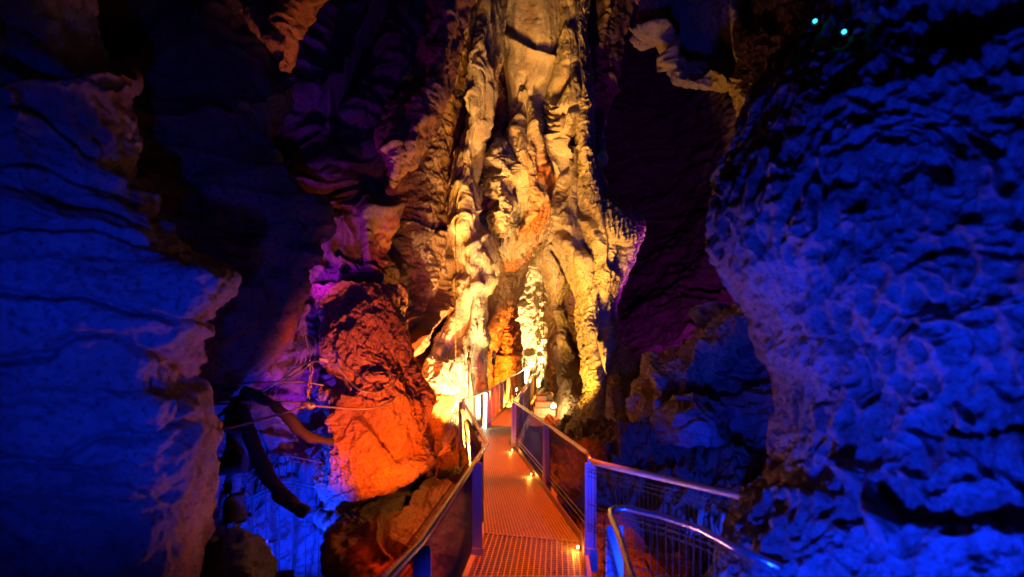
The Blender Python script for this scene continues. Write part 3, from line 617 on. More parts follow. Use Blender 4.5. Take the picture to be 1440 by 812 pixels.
# drapery in the middle: pale peak, brown folds, orange tail
sheet('rock_drapery', M_LIME, [
    [(722, 112, 19.6), (735, 108, 19.1), (748, 108, 19.1), (760, 112, 19.6)],
    [(720, 150, 19.2), (734, 150, 18.1), (750, 150, 18.1), (764, 150, 19.2)],
    [(716, 185, 18.8), (732, 185, 17.5), (750, 185, 17.5), (766, 185, 18.8)],
    [(708, 220, 18.6), (730, 220, 17.3), (752, 220, 17.3), (768, 220, 18.8)],
    [(716, 255, 18.6), (734, 255, 17.3), (754, 255, 17.3), (772, 255, 18.6)],
    [(720, 290, 18.6), (738, 290, 17.4), (756, 290, 17.4), (775, 290, 18.6)],
    [(712, 325, 19), (732, 325, 17.8), (752, 325, 17.8), (770, 325, 19)],
    [(704, 352, 20), (720, 352, 19), (738, 350, 19), (752, 346, 20.4)],
    [(704, 375, 22), (714, 378, 21), (726, 376, 21.4), (738, 370, 23)]],
    (240, 660), [('a', .12, (4.2, 4.2, .35), 4), ('r', .03, (5, 5, 2), 4), ('r', .022, (11, 11, 7), 3)],
    [([(742, 130), (728, 180), (712, 220)], 3.5, .35, 'g'), ([(744, 140), (752, 190), (758, 230)], 3.5, .35, 'g'), ([(738, 150), (738, 220), (735, 260)], 7, -.35, 'g'),
     ([(762, 240), (752, 300), (730, 340)], 4, .3, 'g'), ([(732, 262), (730, 290), (728, 310)], 8, -.6, 'g'), ([(770, 230), (775, 270), (768, 310)], 5, .25, 'g')],
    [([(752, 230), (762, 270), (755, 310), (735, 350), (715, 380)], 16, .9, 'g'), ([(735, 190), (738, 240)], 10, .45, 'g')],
    wrap='LRB', thick=1.0, label='fluted stone drapery with a pale peak and an orange stained tail at the centre', cat='rock')
# crumbly knob
sheet('rock_lump', M_LIME, [
    [(690, 198, 18.6), (698, 192, 17.8), (706, 193, 17.7), (718, 204, 18.2)],
    [(684, 220, 18.4), (696, 218, 17.1), (710, 218, 17.0), (726, 222, 18)],
    [(680, 245, 18.3), (696, 242, 16.8), (714, 242, 16.7), (730, 244, 18)],
    [(680, 270, 18.2), (694, 268, 16.9), (710, 268, 16.9), (727, 270, 18)],
    [(684, 295, 18.2), (696, 295, 16.9), (710, 295, 16.9), (724, 295, 18)],
    [(690, 315, 18.3), (700, 316, 17.2), (710, 317, 17.2), (718, 315, 18)],
    [(700, 332, 18.4), (704, 334, 17.8), (708, 334, 17.8), (713, 331, 18.2)]],
    (210, 360), [('f', .06, (1.4,)*3, 3), ('a', .08, (1.6, 1.6, 4.2), 3), ('k', .06, (2.6, 2.6, 2.8)), ('r', .035, (10,)*3, 4)],
    [([(694, 242), (708, 248), (722, 268)], 8, -.7, 'g'), ([(686, 282), (694, 290)], 6, -.6, 'g'), ([(686, 230), (705, 205)], 4, .25, 'g'), ([(726, 215), (726, 250)], 4, .25, 'g')],
    thick=.9, wrap='LRTB', label='crumbly pale rock knob left of the fluted drapery', cat='rock')
# orange tongue, and the white-hot wall at the end of the path
sheet('rock_tongue', M_TONGUE, [
    [(690, 300, 27), (702, 300, 26), (722, 300, 26), (740, 300, 27.5)],
    [(688, 350, 27), (702, 350, 25.6), (718, 350, 25.8), (737, 350, 28)],
    [(684, 400, 27), (700, 400, 25.6), (718, 400, 25.8), (734, 395, 28)],
    [(686, 430, 27), (702, 430, 25.6), (715, 430, 25.6), (728, 430, 28)],
    [(692, 460, 27), (706, 460, 25.4), (717, 460, 25.4), (730, 460, 28)],
    [(694, 500, 27), (706, 500, 25.2), (719, 500, 25.2), (732, 480, 28)],
    [(690, 520, 27), (705, 520, 26), (720, 520, 26), (732, 505, 28.4)],
    [(684, 560, 26), (700, 560, 25.8), (715, 560, 26.4), (728, 545, 29)],
    [(680, 600, 26), (698, 600, 25.8), (712, 600, 26.4), (722, 590, 29)]],
    (200, 560), [('f', .08, (.8,)*3, 3), ('k', .14, (1.0, 1.0, 1.6)), ('r', .05, (4, 4, 5), 4)],
    [([(696, 372), (694, 400), (690, 430)], 7, -.8, 'g'), ([(708, 405), (712, 425)], 5, -.6, 'g'), ([(700, 452), (720, 452), (730, 450)], 3, -.4, 'g'),
     ([(704, 500), (728, 500)], 3, .35, 's'), ([(705, 340), (716, 380), (712, 420)], 5, .4, 'g'), ([(694, 375), (705, 368), (712, 360)], 3, .35, 'g')],
    thick=1.6, label='orange stained rock tongue hanging above the bend of the walkway', cat='rock')
sheet('rock_wall', M_SMOOTH, [
    [(718, 330, 35), (735, 330, 34), (755, 330, 33), (790, 330, 31)],
    [(722, 400, 35), (740, 400, 34.5), (756, 400, 34), (790, 400, 31)],
    [(722, 460, 35), (742, 460, 35), (758, 460, 34.5), (785, 460, 31)],
    [(722, 510, 36), (745, 510, 36), (760, 510, 35), (785, 510, 31)],
    [(715, 550, 38), (745, 550, 39), (765, 550, 37), (790, 550, 31)],
    [(710, 590, 38), (745, 590, 39), (765, 590, 37), (790, 590, 31)]],
    (180, 420), [('f', .25, (.8, .8, .8), 4), ('r', .18, (1.4, 1.4, 1.4), 5), ('r', .06, (4, 4, 4), 4)], (),
    [([(750, 400), (752, 470)], 20, .3, 'g')], thick=1.2, label='brilliantly lit white rock wall at the far end of the walkway', cat='rock')
# ochre pillars low right of the path
sheet('rock_pillar', M_LIME, [
    [(760, 335, 21), (766, 332, 19.8), (774, 334, 19.6), (784, 340, 20.6)],
    [(752, 360, 21), (764, 358, 19.4), (784, 360, 19.2), (800, 366, 20.6)],
    [(762, 385, 21), (774, 385, 19.4), (786, 385, 19.3), (802, 388, 20.4)],
    [(770, 410, 21), (777, 408, 19.8), (784, 408, 19.7), (796, 405, 20.4)],
    [(774, 432, 21), (779, 430, 20), (783, 430, 20), (790, 428, 20.6)],
    [(774, 460, 20.6), (780, 460, 19.6), (786, 460, 19.6), (794, 460, 20.4)],
    [(771, 495, 20.4), (780, 495, 19.2), (790, 495, 19), (802, 490, 20)],
    [(772, 530, 20), (784, 530, 18.6), (800, 530, 18.2), (820, 525, 19)],
    [(780, 565, 19), (792, 565, 17.6), (808, 565, 17.2), (828, 560, 17.6)],
    [(784, 600, 17), (800, 598, 15.6), (820, 595, 15), (845, 592, 15)],
    [(770, 650, 13.6), (800, 640, 13), (830, 635, 12.6), (860, 630, 12.6)],
    [(770, 740, 11.4), (800, 730, 11), (830, 720, 10.8), (860, 710, 10.8)]],
    (240, 740), CEN,
    [([(774, 350), (790, 372), (796, 392)], 3, -.35, 'g'), ([(782, 350), (800, 375)], 5, .25, 'g'), ([(778, 450), (782, 480)], 4, -.4, 'g'),
     ([(788, 440), (790, 480), (800, 510)], 4, .3, 'g'), ([(770, 515), (776, 545)], 7, -.7, 'g'), ([(800, 480), (815, 510), (822, 540)], 6, .2, 's')],
    [([(790, 580), (820, 620)], 25, .3, 'g')], thick=1.2, wrap='LRT', label='slender yellow rock pillar flaring to a broad foot right of the walkway bend', cat='rock')
sheet('rock_curtain', M_BROWN, [
    [(780, 330, 20.8), (800, 330, 20.6), (820, 330, 20.4), (840, 330, 20)],
    [(780, 420, 21), (800, 420, 20.8), (820, 420, 20.4), (840, 420, 19.6)],
    [(775, 480, 20.6), (800, 480, 20.2), (820, 480, 19.4), (840, 480, 18.6)],
    [(780, 540, 20), (805, 540, 18.8), (825, 540, 17.6), (850, 540, 16.4)],
    [(785, 600, 18), (810, 600, 16), (830, 600, 14.6), (860, 600, 14)]],
    (120, 300), ROCKY, wrap='', kind='structure')
# ---- right: hanging ochre rock with dark hollows
sheet('hanging_rock', M_LIME, [
    [(905, -160, 9.6), (940, -160, 9.0), (985, -160, 8.8), (1030, -160, 8.6), (1075, -160, 8.4), (1200, -160, 8.0)],
    [(902, -30, 9.5), (935, -30, 8.9), (985, -30, 9.2), (1030, -30, 8.6), (1075, -30, 8.4), (1190, -30, 7.8)],
    [(903, 12, 9.5), (925, 10, 8.9), (980, 10, 9.3), (1028, 10, 8.5), (1070, 10, 8.3), (1170, 10, 7.8)],
    [(898, 40, 9.4), (925, 36, 8.8), (975, 38, 9.2), (1028, 40, 8.4), (1068, 45, 8.2), (1150, 50, 7.8)],
    [(901, 58, 9.4), (925, 52, 8.8), (970, 56, 9.1), (1028, 58, 8.4), (1068, 62, 8.1), (1145, 70, 7.8)],
    [(935, 61, 9.3), (946, 64, 8.8), (975, 70, 9.0), (1028, 74, 8.4), (1066, 80, 8.1), (1135, 90, 7.8)],
    [(941, 84, 9.3), (952, 84, 8.8), (980, 88, 8.9), (1030, 90, 8.4), (1064, 96, 8.0), (1120, 112, 7.7)],
    [(945, 112, 9.2), (956, 110, 8.8), (984, 104, 8.8), (1030, 104, 8.4), (1062, 114, 8.0), (1110, 130, 7.7)],
    [(960, 122, 9.2), (970, 116, 8.8), (992, 114, 8.7), (1030, 114, 8.4), (1060, 128, 8.0), (1100, 145, 7.8)],
    [(996, 127, 9.1), (1002, 122, 8.8), (1014, 118, 8.7), (1034, 122, 8.4), (1058, 142, 8.0), (1090, 158, 7.8)],
    [(1028, 128, 9.0), (1032, 130, 8.8), (1038, 132, 8.6), (1046, 140, 8.4), (1057, 155, 8.1), (1080, 168, 7.9)],
    [(1038, 155, 9.0), (1041, 156, 8.8), (1045, 158, 8.6), (1050, 162, 8.4), (1056, 168, 8.2), (1068, 176, 8.0)],
    [(1048, 182, 9.0), (1050, 183, 8.8), (1052, 184, 8.6), (1055, 184, 8.4), (1058, 184, 8.2), (1063, 184, 8.0)]],
    (420, 560), [('f', .05, (1.8, 1.8, 1.8), 4), ('k', .04, (2.6,)*3), ('p', .05, (7, 7, 5)), ('r', .02, (13,)*3, 3)],
    [([(925, 15), (945, 20), (960, 10)], 13, -.55, 'g'), ([(905, 48), (935, 46), (950, 60), (948, 90)], 6, .3, 'g'), ([(970, 40), (1000, 60), (1010, 90)], 24, -.7, 'g'),
     ([(1034, 0), (1034, 60), (1034, 110)], 5, .25, 'g'), ([(1050, 0), (1056, 25)], 11, -.45, 'g'), ([(1080, 10), (1085, 35)], 11, -.45, 'g'),
     ([(1065, 58), (1090, 60), (1105, 72)], 4, -.2, 'g'), ([(1085, 80), (1072, 105)], 9, -.3, 'g'), ([(1000, 112), (1030, 118)], 3.5, .15, 'g')],
    (), wrap='LB', thick=1.0, label='ragged ochre rock with dark hollows hanging at the top right of centre', cat='rock')
# low rocks between the lobe and the pitted wall
sheet('rock_ridge', M_LIME, [
    [(1035, 440, 12), (1050, 438, 11.4), (1064, 440, 11.3), (1078, 445, 11.8)],
    [(985, 470, 12.4), (1010, 466, 11.8), (1035, 470, 11.6), (1060, 480, 12)],
    [(955, 500, 12.6), (978, 500, 11.8), (1000, 505, 11.6), (1012, 510, 12)],
    [(920, 520, 12.8), (950, 518, 11.8), (978, 525, 11.5), (992, 530, 12)],
    [(905, 545, 12.6), (925, 548, 11.6), (960, 552, 11.3), (985, 556, 12)],
    [(895, 575, 12), (920, 580, 11.2), (950, 584, 11.0), (975, 585, 11.6)],
    [(890, 615, 11.6), (915, 615, 10.9), (945, 615, 10.7), (975, 612, 11)]],
    (240, 280), [('f', .14, (1.4, 1.4, 1.4), 4), ('r', .14, (2.6, 2.6, 2.6), 5), ('r', .04, (9, 9, 9), 4)],
    [([(925, 515), (935, 555), (928, 585)], 9, .3, 'g'), ([(945, 555), (950, 600)], 10, -.4, 'g'), ([(965, 530), (985, 500), (1020, 475)], 5, .2, 'g')],
    (), wrap='LRTB', thick=1.1, label='mossy olive rock ridge slanting up right below the dark back wall', cat='rock')
sheet('boulder', M_GREY, [
    [(930, 566, 11.0), (955, 558, 10.6), (985, 558, 10.5), (1005, 568, 10.9)],
    [(925, 585, 10.8), (955, 580, 10.1), (990, 582, 10.0), (1015, 592, 10.6)],
    [(922, 605, 10.6), (955, 602, 9.8), (992, 602, 9.7), (1022, 612, 10.4)],
    [(920, 630, 10.6), (955, 626, 9.8), (992, 626, 9.7), (1022, 630, 10.4)]],
    (140, 110), [('f', .10, (1.4,)*3, 4), ('r', .08, (3, 3, 3), 5), ('a', .05, (1, 1, 5), 3)], wrap='LRTB', thick=.9,
    label='rounded purple-blue boulder lying on the floor below the mossy ridge', cat='rock')
sheet('rock_outcrop', M_GREY, [
    [(985, 430, 13.4), (1030, 430, 13), (1070, 430, 12.6), (1130, 430, 12)],
    [(985, 500, 13), (1030, 500, 12.4), (1075, 500, 12), (1130, 500, 11.6)],
    [(985, 560, 12.6), (1030, 560, 12), (1075, 560, 11.4), (1130, 560, 11)],
    [(985, 640, 11.6), (1030, 640, 11), (1075, 640, 10.4), (1130, 640, 10)]],
    (150, 200), ROCKY+[('k', .08, (1.6,)*3)], wrap='LR', thick=.8,
    label='blue lit recess wall between the mossy ridge and the pitted rock', cat='rock')

# ---- right foreground: the pitted wall
sheet('rock_outcrop', M_GREY, [
    [(1175, -200, 5.0), (1260, -200, 3.9), (1380, -200, 3.2), (1550, -200, 2.6), (1850, -200, 2.2)],
    [(1140, -20, 4.9), (1220, -20, 3.8), (1360, -20, 3.1), (1550, -20, 2.5), (1850, -20, 2.1)],
    [(1112, 55, 4.8), (1190, 60, 3.7), (1350, 60, 3.0), (1550, 60, 2.4), (1850, 60, 2.0)],
    [(1080, 115, 4.7), (1165, 120, 3.6), (1330, 120, 2.9), (1550, 120, 2.4), (1850, 120, 2.0)],
    [(1052, 185, 4.6), (1145, 185, 3.5), (1320, 185, 2.9), (1550, 185, 2.3), (1850, 185, 2.0)],
    [(1018, 255, 4.5), (1120, 255, 3.5), (1310, 255, 2.8), (1550, 255, 2.3), (1850, 255, 1.9)],
    [(1006, 320, 4.4), (1110, 320, 3.4), (1300, 320, 2.8), (1550, 320, 2.3), (1850, 320, 1.9)],
    [(1026, 390, 4.4), (1120, 390, 3.4), (1300, 390, 2.8), (1550, 390, 2.3), (1850, 390, 1.9)],
    [(1066, 445, 4.4), (1150, 445, 3.4), (1310, 445, 2.8), (1550, 445, 2.3), (1850, 445, 1.9)],
    [(1080, 500, 4.5), (1160, 500, 3.5), (1310, 500, 2.8), (1550, 500, 2.3), (1850, 500, 1.9)],
    [(1100, 545, 4.6), (1170, 550, 3.5), (1310, 560, 2.8), (1550, 560, 2.3), (1850, 560, 1.9)],
    [(1095, 620, 4.5), (1165, 620, 3.4), (1300, 630, 2.7), (1550, 630, 2.2), (1850, 630, 1.9)],
    [(1075, 680, 4.3), (1150, 680, 3.3), (1290, 690, 2.6), (1550, 690, 2.2), (1850, 690, 1.9)],
    [(1030, 735, 4.1), (1130, 735, 3.1), (1280, 740, 2.5), (1550, 740, 2.1), (1850, 740, 1.8)],
    [(1002, 820, 3.9), (1110, 820, 2.9), (1270, 820, 2.4), (1550, 820, 2.0), (1850, 820, 1.7)],
    [(985, 960, 3.7), (1100, 960, 2.8), (1260, 960, 2.3), (1550, 960, 1.9), (1850, 960, 1.7)]],
    (620, 780), [('f', .06, (1.2, 1.2, 1.2), 4), ('p', .08, (8.5, 8.5, 4.4)), ('p', .036, (16, 16, 9)), ('p', .035, (3.2, 3.2, 1.3)), ('a', .02, (5, 5, 1.2), 4), ('r', .008, (14,)*3, 4)],
    [([(1085, 478), (1150, 478), (1230, 488)], 4.9, -0.055, 'g'), ([(1150, 250), (1190, 330), (1180, 420)], 6.3, -0.039, 'g'), ([(1240, 230), (1200, 340)], 9.8, -0.044, 'g'),
     ([(1300, 60), (1400, 20), (1500, 10)], 21, -0.110, 'g'), ([(1220, 700), (1300, 720), (1400, 715), (1500, 720)], 16.8, -0.110, 'g'),
     ([(1290, 605), (1360, 610), (1440, 605)], 6.3, -0.066, 'g'), ([(1280, 430), (1340, 440)], 9.8, -0.066, 'g'), ([(1190, 660), (1220, 700), (1250, 760)], 12, .12, 'g'),
     ([(1280, 370), (1330, 350), (1440, 360)], 8.4, -0.055, 'g'), ([(1310, 100), (1340, 200), (1330, 330)], 15.4, -0.055, 'g'), ([(1000, 720), (1080, 700), (1180, 710)], 10, .06, 'g'),
     ],
    [([(1010, 320), (1070, 445), (1100, 560), (1080, 680)], 20, .25, 'g')],  # tint painted for warm grazing light on the left rim
    thick=1.8, wrap='L', jit=7, label='massive pitted rock wall lit blue and violet, filling the right side', cat='rock')

# ------------------------------------------------------------------ metalwork
M_STEEL = plain('galvanised_steel', (.50, .50, .51), .42, .3, 30, .25, .15)
M_RAIL = plain('worn_steel_rail', (.55, .52, .48), .24, .85, 40, .25, .08)
M_GRATE = plain('steel_grating', (.44, .38, .32), .5, .3, 25, .3, .15)
M_MESH = plain('dark_wire', (.035, .03, .028), .6, .0, 30, .2, .1)
M_RUST = plain('rusty_old_timber', (.035, .024, .02), .8, 0, 14, .5, .5)
M_CABLE = plain('steel_cable', (.30, .27, .25), .45, .6, 60, .3, .2)
M_PLATE = plain('steel_plate', (.40, .36, .32), .45, .6, 12, .35, .2)
class MB:
    def __init__(s): s.v = []; s.f = []
    def hexa(s, c):
        n = len(s.v); s.v += [tuple(map(float, p)) for p in c]
        s.f += [(n, n+3, n+2, n+1), (n+4, n+5, n+6, n+7), (n, n+1, n+5, n+4), (n+1, n+2, n+6, n+5), (n+2, n+3, n+7, n+6), (n+3, n, n+4, n+7)]
    def bar(s, a, b, w_, h_, up=(0, 0, 1)):
        a = np.array(a, float); b = np.array(b, float); d = b-a; d /= np.linalg.norm(d)+1e-9
        u = np.array(up, float); r = np.cross(d, u)
        if np.linalg.norm(r) < .05: u = np.array([0, 1., 0]); r = np.cross(d, u)
        r /= np.linalg.norm(r); u = np.cross(r, d); r = r*w_/2; u = u*h_/2
        s.hexa([a-r-u, a+r-u, a+r+u, a-r+u, b-r-u, b+r-u, b+r+u, b-r+u])
    def tube(s, pts, rad, n=10, smooth=0, radf=None):
        P = np.array(pts, float)
        if smooth: P = cr(len(P), (len(P)-1)*smooth+1)@P
        k0 = len(s.v); m = len(P); ref = np.array([0, 0, 1.])
        for i in range(m):
            d = P[min(i+1, m-1)]-P[max(i-1, 0)]; d /= np.linalg.norm(d)+1e-9
            r = np.cross(d, ref)
            if np.linalg.norm(r) < .2: r = np.cross(d, np.array([0, 1., 0]))
            r /= np.linalg.norm(r); u = np.cross(r, d); q = rad if radf is None else rad*radf(i/(m-1))
            for j in range(n):
                t = 2*math.pi*j/n; s.v.append(tuple(P[i]+r*q*math.cos(t)+u*q*math.sin(t)))
        for i in range(m-1):
            for j in range(n):
                a = k0+i*n+j; b = k0+i*n+(j+1) % n; s.f.append((a, b, b+n, a+n))
        s.f.append(tuple(k0+j for j in range(n))[::-1]); s.f.append(tuple(k0+(m-1)*n+j for j in range(n)))
    def build(s, name, mat, parent=None, smooth=False, bevel=0, loc=None):
        me = bpy.data.meshes.new(name)
        L0 = np.array(parent.location) if parent is not None and parent.parent is None else np.zeros(3)
        if parent is None: L0 = np.array(loc) if loc is not None else np.array(s.v).mean(0)
        elif parent.parent is not None: L0 = np.array(parent.parent.location)+np.array(parent.location)
        me.from_pydata([tuple(np.array(v)-L0) for v in s.v], [], s.f); me.update()
        for p in me.polygons: p.use_smooth = smooth and len(p.vertices) == 4
        me.materials.append(mat)
        o = bpy.data.objects.new(name, me); col.objects.link(o)
        if parent is not None: o.parent = parent
        else: o.location = L0
        if bevel:
            b = o.modifiers.new('bevel', 'BEVEL'); b.width = bevel; b.segments = 2; b.limit_method = 'ANGLE'
        return o
def empty(name, loc, label=None, cat=None, group=None):
    o = bpy.data.objects.new(name, None); o.empty_display_size = .2; o.location = loc; col.objects.link(o)
    return tagit(o, label, cat, group)
def onrail(px, py, drop=1.3):
    d = drop*F/(py-HOR); return np.array([(px-720)/F*d, d, EYE-drop])
def ondeck(px, py): return onrail(px, py, EYE)
RAILZ = EYE-1.3

# ---- walkway: panels of open bar grating between edge beams
LE = [(-.50, 1.6, 0), tuple(ondeck(657, 812)), tuple(ondeck(680.5, 750)), tuple(ondeck(672, 652)), (-1.12, 12.9, 0), (-.62, 16.6, 0), (-.36, 18.9, 0), (-.10, 22.6, 0), (.42, 26.8, 0), (1.25, 34, 0)]
RE = [(.72, 1.6, 0), tuple(ondeck(825, 812)), tuple(ondeck(819, 763)), tuple(ondeck(752, 670)), (.10, 12.0, 0), (.42, 15.6, 0), (.70, 18.5, 0), (.98, 21.8, 0), (1.62, 26.2, 0), (2.5, 33, 0)]
LE = [np.array(p) for p in LE]; RE = [np.array(p) for p in RE]
walk = empty('walkway', (0, 6, 0), 'narrow steel walkway of orange lit open grating winding away to the bright far wall', 'walkway')
edge = MB()
for k in range(len(LE)-1):
    a, b, c, d = LE[k], RE[k], RE[k+1], LE[k+1]
    m = MB(); wd = (np.linalg.norm(b-a)+np.linalg.norm(c-d))/2; ln = (np.linalg.norm(d-a)+np.linalg.norm(c-b))/2
    far = a[1] > 14; pit = .05 if not far else .06
    n1 = int(wd/pit); n2 = int(ln/pit)
    if k in (0, 1): n1 = 20
    for i in range(n1+1):
        t = i/n1; m.bar(a*(1-t)+b*t+[0, 0, -.008], d*(1-t)+c*t+[0, 0, -.008], .013, .017)
    for i in range(n2+1):
        t = i/n2; m.bar(a*(1-t)+d*t+[0, 0, -.004], b*(1-t)+c*t+[0, 0, -.004], .015, .006)
    tagit(m.build('grating_panel', M_GRATE, walk), kind='stuff')
    fr = MB(); fr.bar(a+[0, .02, -.02], b+[0, .02, -.02], .012, .045); fr.build('panel_seam', M_STEEL, walk)
for k in range(1, len(LE)-1):
    for P, sgn in ((LE, -1), (RE, 1)):
        a, b = P[k], P[k+1]; m = MB(); off = np.array([sgn*.03, 0, 0])
        m.bar(a+off+[0, 0, -.07], b+off+[0, 0, -.07], .05, .16); m.build('edge_beam', M_STEEL, walk, bevel=.004)
    a, b = RE[k], RE[k+1]; m = MB(); m.bar(a+[-.005, 0, .055], b+[-.005, 0, .055], .012, .10); m.build('kick_plate', M_PLATE, walk)
    if k > 2:
        a, b = LE[k], LE[k+1]; m = MB(); m.bar(a+[.005, 0, .055], b+[.005, 0, .055], .012, .10); m.build('kick_plate', M_PLATE, walk)

# ---- railings
def railing(path, posts, label, loc, post_w=.11, rad=.028, hooks=True, side=1, pitch=.028, bottom=.06, mesh_ends=None, close=None, rail_mat=M_RAIL, smooth=4, top=RAILZ):
    """path: points on the handrail; posts: indices along it (float); side: which way the mesh hooks turn."""
    r = empty('railing', loc, label, 'railing')
    P = np.array(path, float)
    m = MB(); m.tube(P, rad, 12); hr = m.build('handrail', rail_mat, r, smooth=True)
    m = MB(); m.bar(P[0], P[0]+[0, 0, -.001], .01, .01)
    seg = np.linalg.norm(np.diff(P, axis=0), axis=1); cum = np.concatenate([[0], np.cumsum(seg)])
    def pt(s_):
        i = min(np.searchsorted(cum, s_, 'right')-1, len(seg)-1); i = max(i, 0)
        return P[i]+(P[i+1]-P[i])*((s_-cum[i])/seg[i]), (P[i+1]-P[i])/seg[i]
    for s_ in posts:
        p, d = pt(s_); m = MB(); h = top
        m.bar(p+[0, 0, -.03], [p[0], p[1], -.16], post_w, .016, up=d)
        po = m.build('post', M_STEEL, r, bevel=.003)
        m = MB(); n_ = np.cross(d, [0, 0, 1])
        for e in (-1, 1):                                    # edge flanges
            q = p+d*e*0+n_*e*(post_w/2); m.bar(q+[0, 0, -.04], [q[0], q[1], -.15], .008, .03, up=n_)
        m.build('flange', M_STEEL, po)
        m = MB(); m.bar([p[0], p[1], -.02], [p[0], p[1], .10], post_w+.02, .028, up=d); m.build('foot_bracket', M_STEEL, po)
    w_ = MB(); a0, a1 = (0, cum[-1]) if mesh_ends is None else mesh_ends
    n = int((a1-a0)/pitch)
    for i in range(n+1):
        p, d = pt(a0+(a1-a0)*i/n); n_ = np.cross(d, [0, 0, 1])*side; far = p[1] > 11
        if far and i % 2: continue
        q = p+n_*.05; zt = top-.07
        w_.bar([q[0], q[1], bottom], [q[0], q[1], zt], .0035, .0035, up=d)
        if hooks and not far and i % 2 == 0:
            c = np.array([q[0], q[1], zt]); w_.bar(c, c+n_*.05+[0, 0, .03], .006, .006); w_.bar(c+n_*.05+[0, 0, .03], c+n_*.085+[0, 0, -.005], .006, .006)
    for z in (bottom+.02, bottom+.09, .35, .62, top-.16, top-.11, top-.07):
        for i in range(len(seg)):
            a, b = max(a0, cum[i]), min(a1, cum[i+1])
            if b <= a: continue
            p, d = pt(a+1e-4); q, _ = pt(b-1e-4); n_ = np.cross(d, [0, 0, 1])*side
            w_.bar([*(p+n_*.055)[:2], z], [*(q+n_*.055)[:2], z], .007, .007)
    tagit(w_.build('wire_mesh', M_MESH, r), kind='stuff')
    return r, pt, cum
def R_(*a): return [onrail(*p) for p in a]
LP = R_((470, 905), (545, 812), (590, 765), (685, 625), (650.5, 563), (685, 550), (698.6, 541), (714, 532), (729.7, 525), (737, 519.6), (745, 514.6))
_, pt, cum = railing(LP, [], 'railing along the left edge of the walkway, with a kinked shiny handrail', (-.3, 3, 0), side=-1)
root = _
def add_posts(root, pt, spots, w_=.11, lab=None):
    for s_ in spots:
        p, d = pt(s_); m = MB(); m.bar(p+[0, 0, -.03], [p[0], p[1], -.2], w_, .016, up=d)
        po = m.build('post', M_STEEL, root, bevel=.003); n_ = np.cross(d, [0, 0, 1])
        m = MB(); q = p+d*0
        m.bar([p[0]+w_/2, p[1]-.012, -.19], [p[0]+w_/2, p[1]-.012, RAILZ-.05], .014, .022); m.build('flange', M_PLATE, po)
        m = MB(); m.bar([p[0]+.01, p[1]-.02, -.18], [p[0]+.01, p[1]-.02, .08], w_+.03, .03, up=(0, 1, 0)); m.build('foot_bracket', M_PLATE, po)
d01 = cum[3]
add_posts(root, pt, [cum[2]+.05, cum[3]-.95, cum[4], cum[4]+1.6], .12)
add_posts(root, pt, list(np.arange(cum[5]+.4, cum[-1], 1.25)), .10)
for a, b, c in ((cum[3], cum[4], 0),):                       # brace panel at the kink
    p, d = pt(cum[4]); m = MB(); m.bar([p[0]-.05, p[1], -.2], [p[0]-.05, p[1], RAILZ-.04], .10, .014, up=(0, 1, 0)); m.build('end_plate', M_PLATE, root)
RP = R_((830, 648), (824, 636), (768, 596), (727.5, 568), (722.5, 565), (733, 551), (743.5, 538.6), (745, 532), (752, 526), (764, 519.6))
root2, pt2, cum2 = railing(RP, [], 'railing along the right edge of the walkway from the blue post to the far bend', (.7, 5.8, 0), side=1)
add_posts(root2, pt2, [.02, cum2[2], cum2[4], cum2[5], cum2[6], cum2[7]+1.5, cum2[7]+4], .12)
for z in (.17, .25):
    m = MB(); m.tube([[*(p[:2]+np.array([.02, 0])), z] for p in RP[:5]], .008, 6); m.build('lower_rail', M_STEEL, root2, smooth=True)
# branch to the right, and the returning rail nearest the viewer
BP = R_((832, 649), (850, 654), (1045, 699), (1130, 718))
root3, pt3, cum3 = railing(BP, [], 'blue lit branch railing leading right from the blue post to the pitted rock', (1.2, 5, 0), rail_mat=M_STEEL, side=1, pitch=.05, hooks=False, rad=.034, bottom=.3)
add_posts(root3, pt3, [cum3[-1]-.3], .10)
c = onrail(866, 716); NP = [onrail(905, 850), onrail(888, 812), onrail(870, 752), onrail(860, 728), onrail(859, 719), onrail(866, 715), onrail(885, 716), onrail(930, 726), onrail(985, 744), onrail(1030, 768), onrail(1100, 800)]
root4, pt4, cum4 = railing(NP, [], 'short railing with a rounded gold and blue handrail at the lower right', (.9, 3.5, 0), side=-1, pitch=.06, hooks=True, rad=.026, bottom=.2)
p = onrail(862, 735); m = MB(); m.bar(p+[.02, .02, -.03], [p[0]+.02, p[1]+.02, -.2], .12, .016, up=(0, 1, 0)); m.build('post', M_STEEL, root4, bevel=.003)
m = MB(); m.bar(p+[-.045, 0, -.03], [p[0]-.045, p[1], -.2], .014, .03); m.build('flange', M_STEEL, root4)

# ---- small lamps along the right kick plate, far path lamps
M_LED = glow('amber_lamp_glass', (1, .55, .18), 40)
M_HOT = glow('warm_lamp_glass', (1, .80, .5), 90)
M_CYAN = glow('cyan_lamp_glass', (.03, .75, 1), 5)
M_BLACK = plain('black_housing', (.03, .03, .03), .5, .1)
def lamp(loc, label, group, r=.016, mat=M_LED, power=3, colr=(1, .30, .04), nrm=(-1, 0, 0), name='path_lamp', kind='POINT'):
    loc = np.array(loc, float); n_ = np.array(nrm, float); n_ /= np.linalg.norm(n_)
    e = empty(name, loc, label, 'lamp', group)
    m = MB(); m.tube([loc-n_*.03, loc-n_*.002], r*1.9, 12); m.build('housing', M_BLACK, e, smooth=True)
    m = MB(); m.tube([loc-n_*.004, loc+n_*.006, loc+n_*.010], r, 12, radf=lambda t: 1 if t < .6 else .55); m.build('lens', mat, e, smooth=True)
    if power:
        L = light('POINT', loc+n_*.05, None, colr, power, .02)
    return e
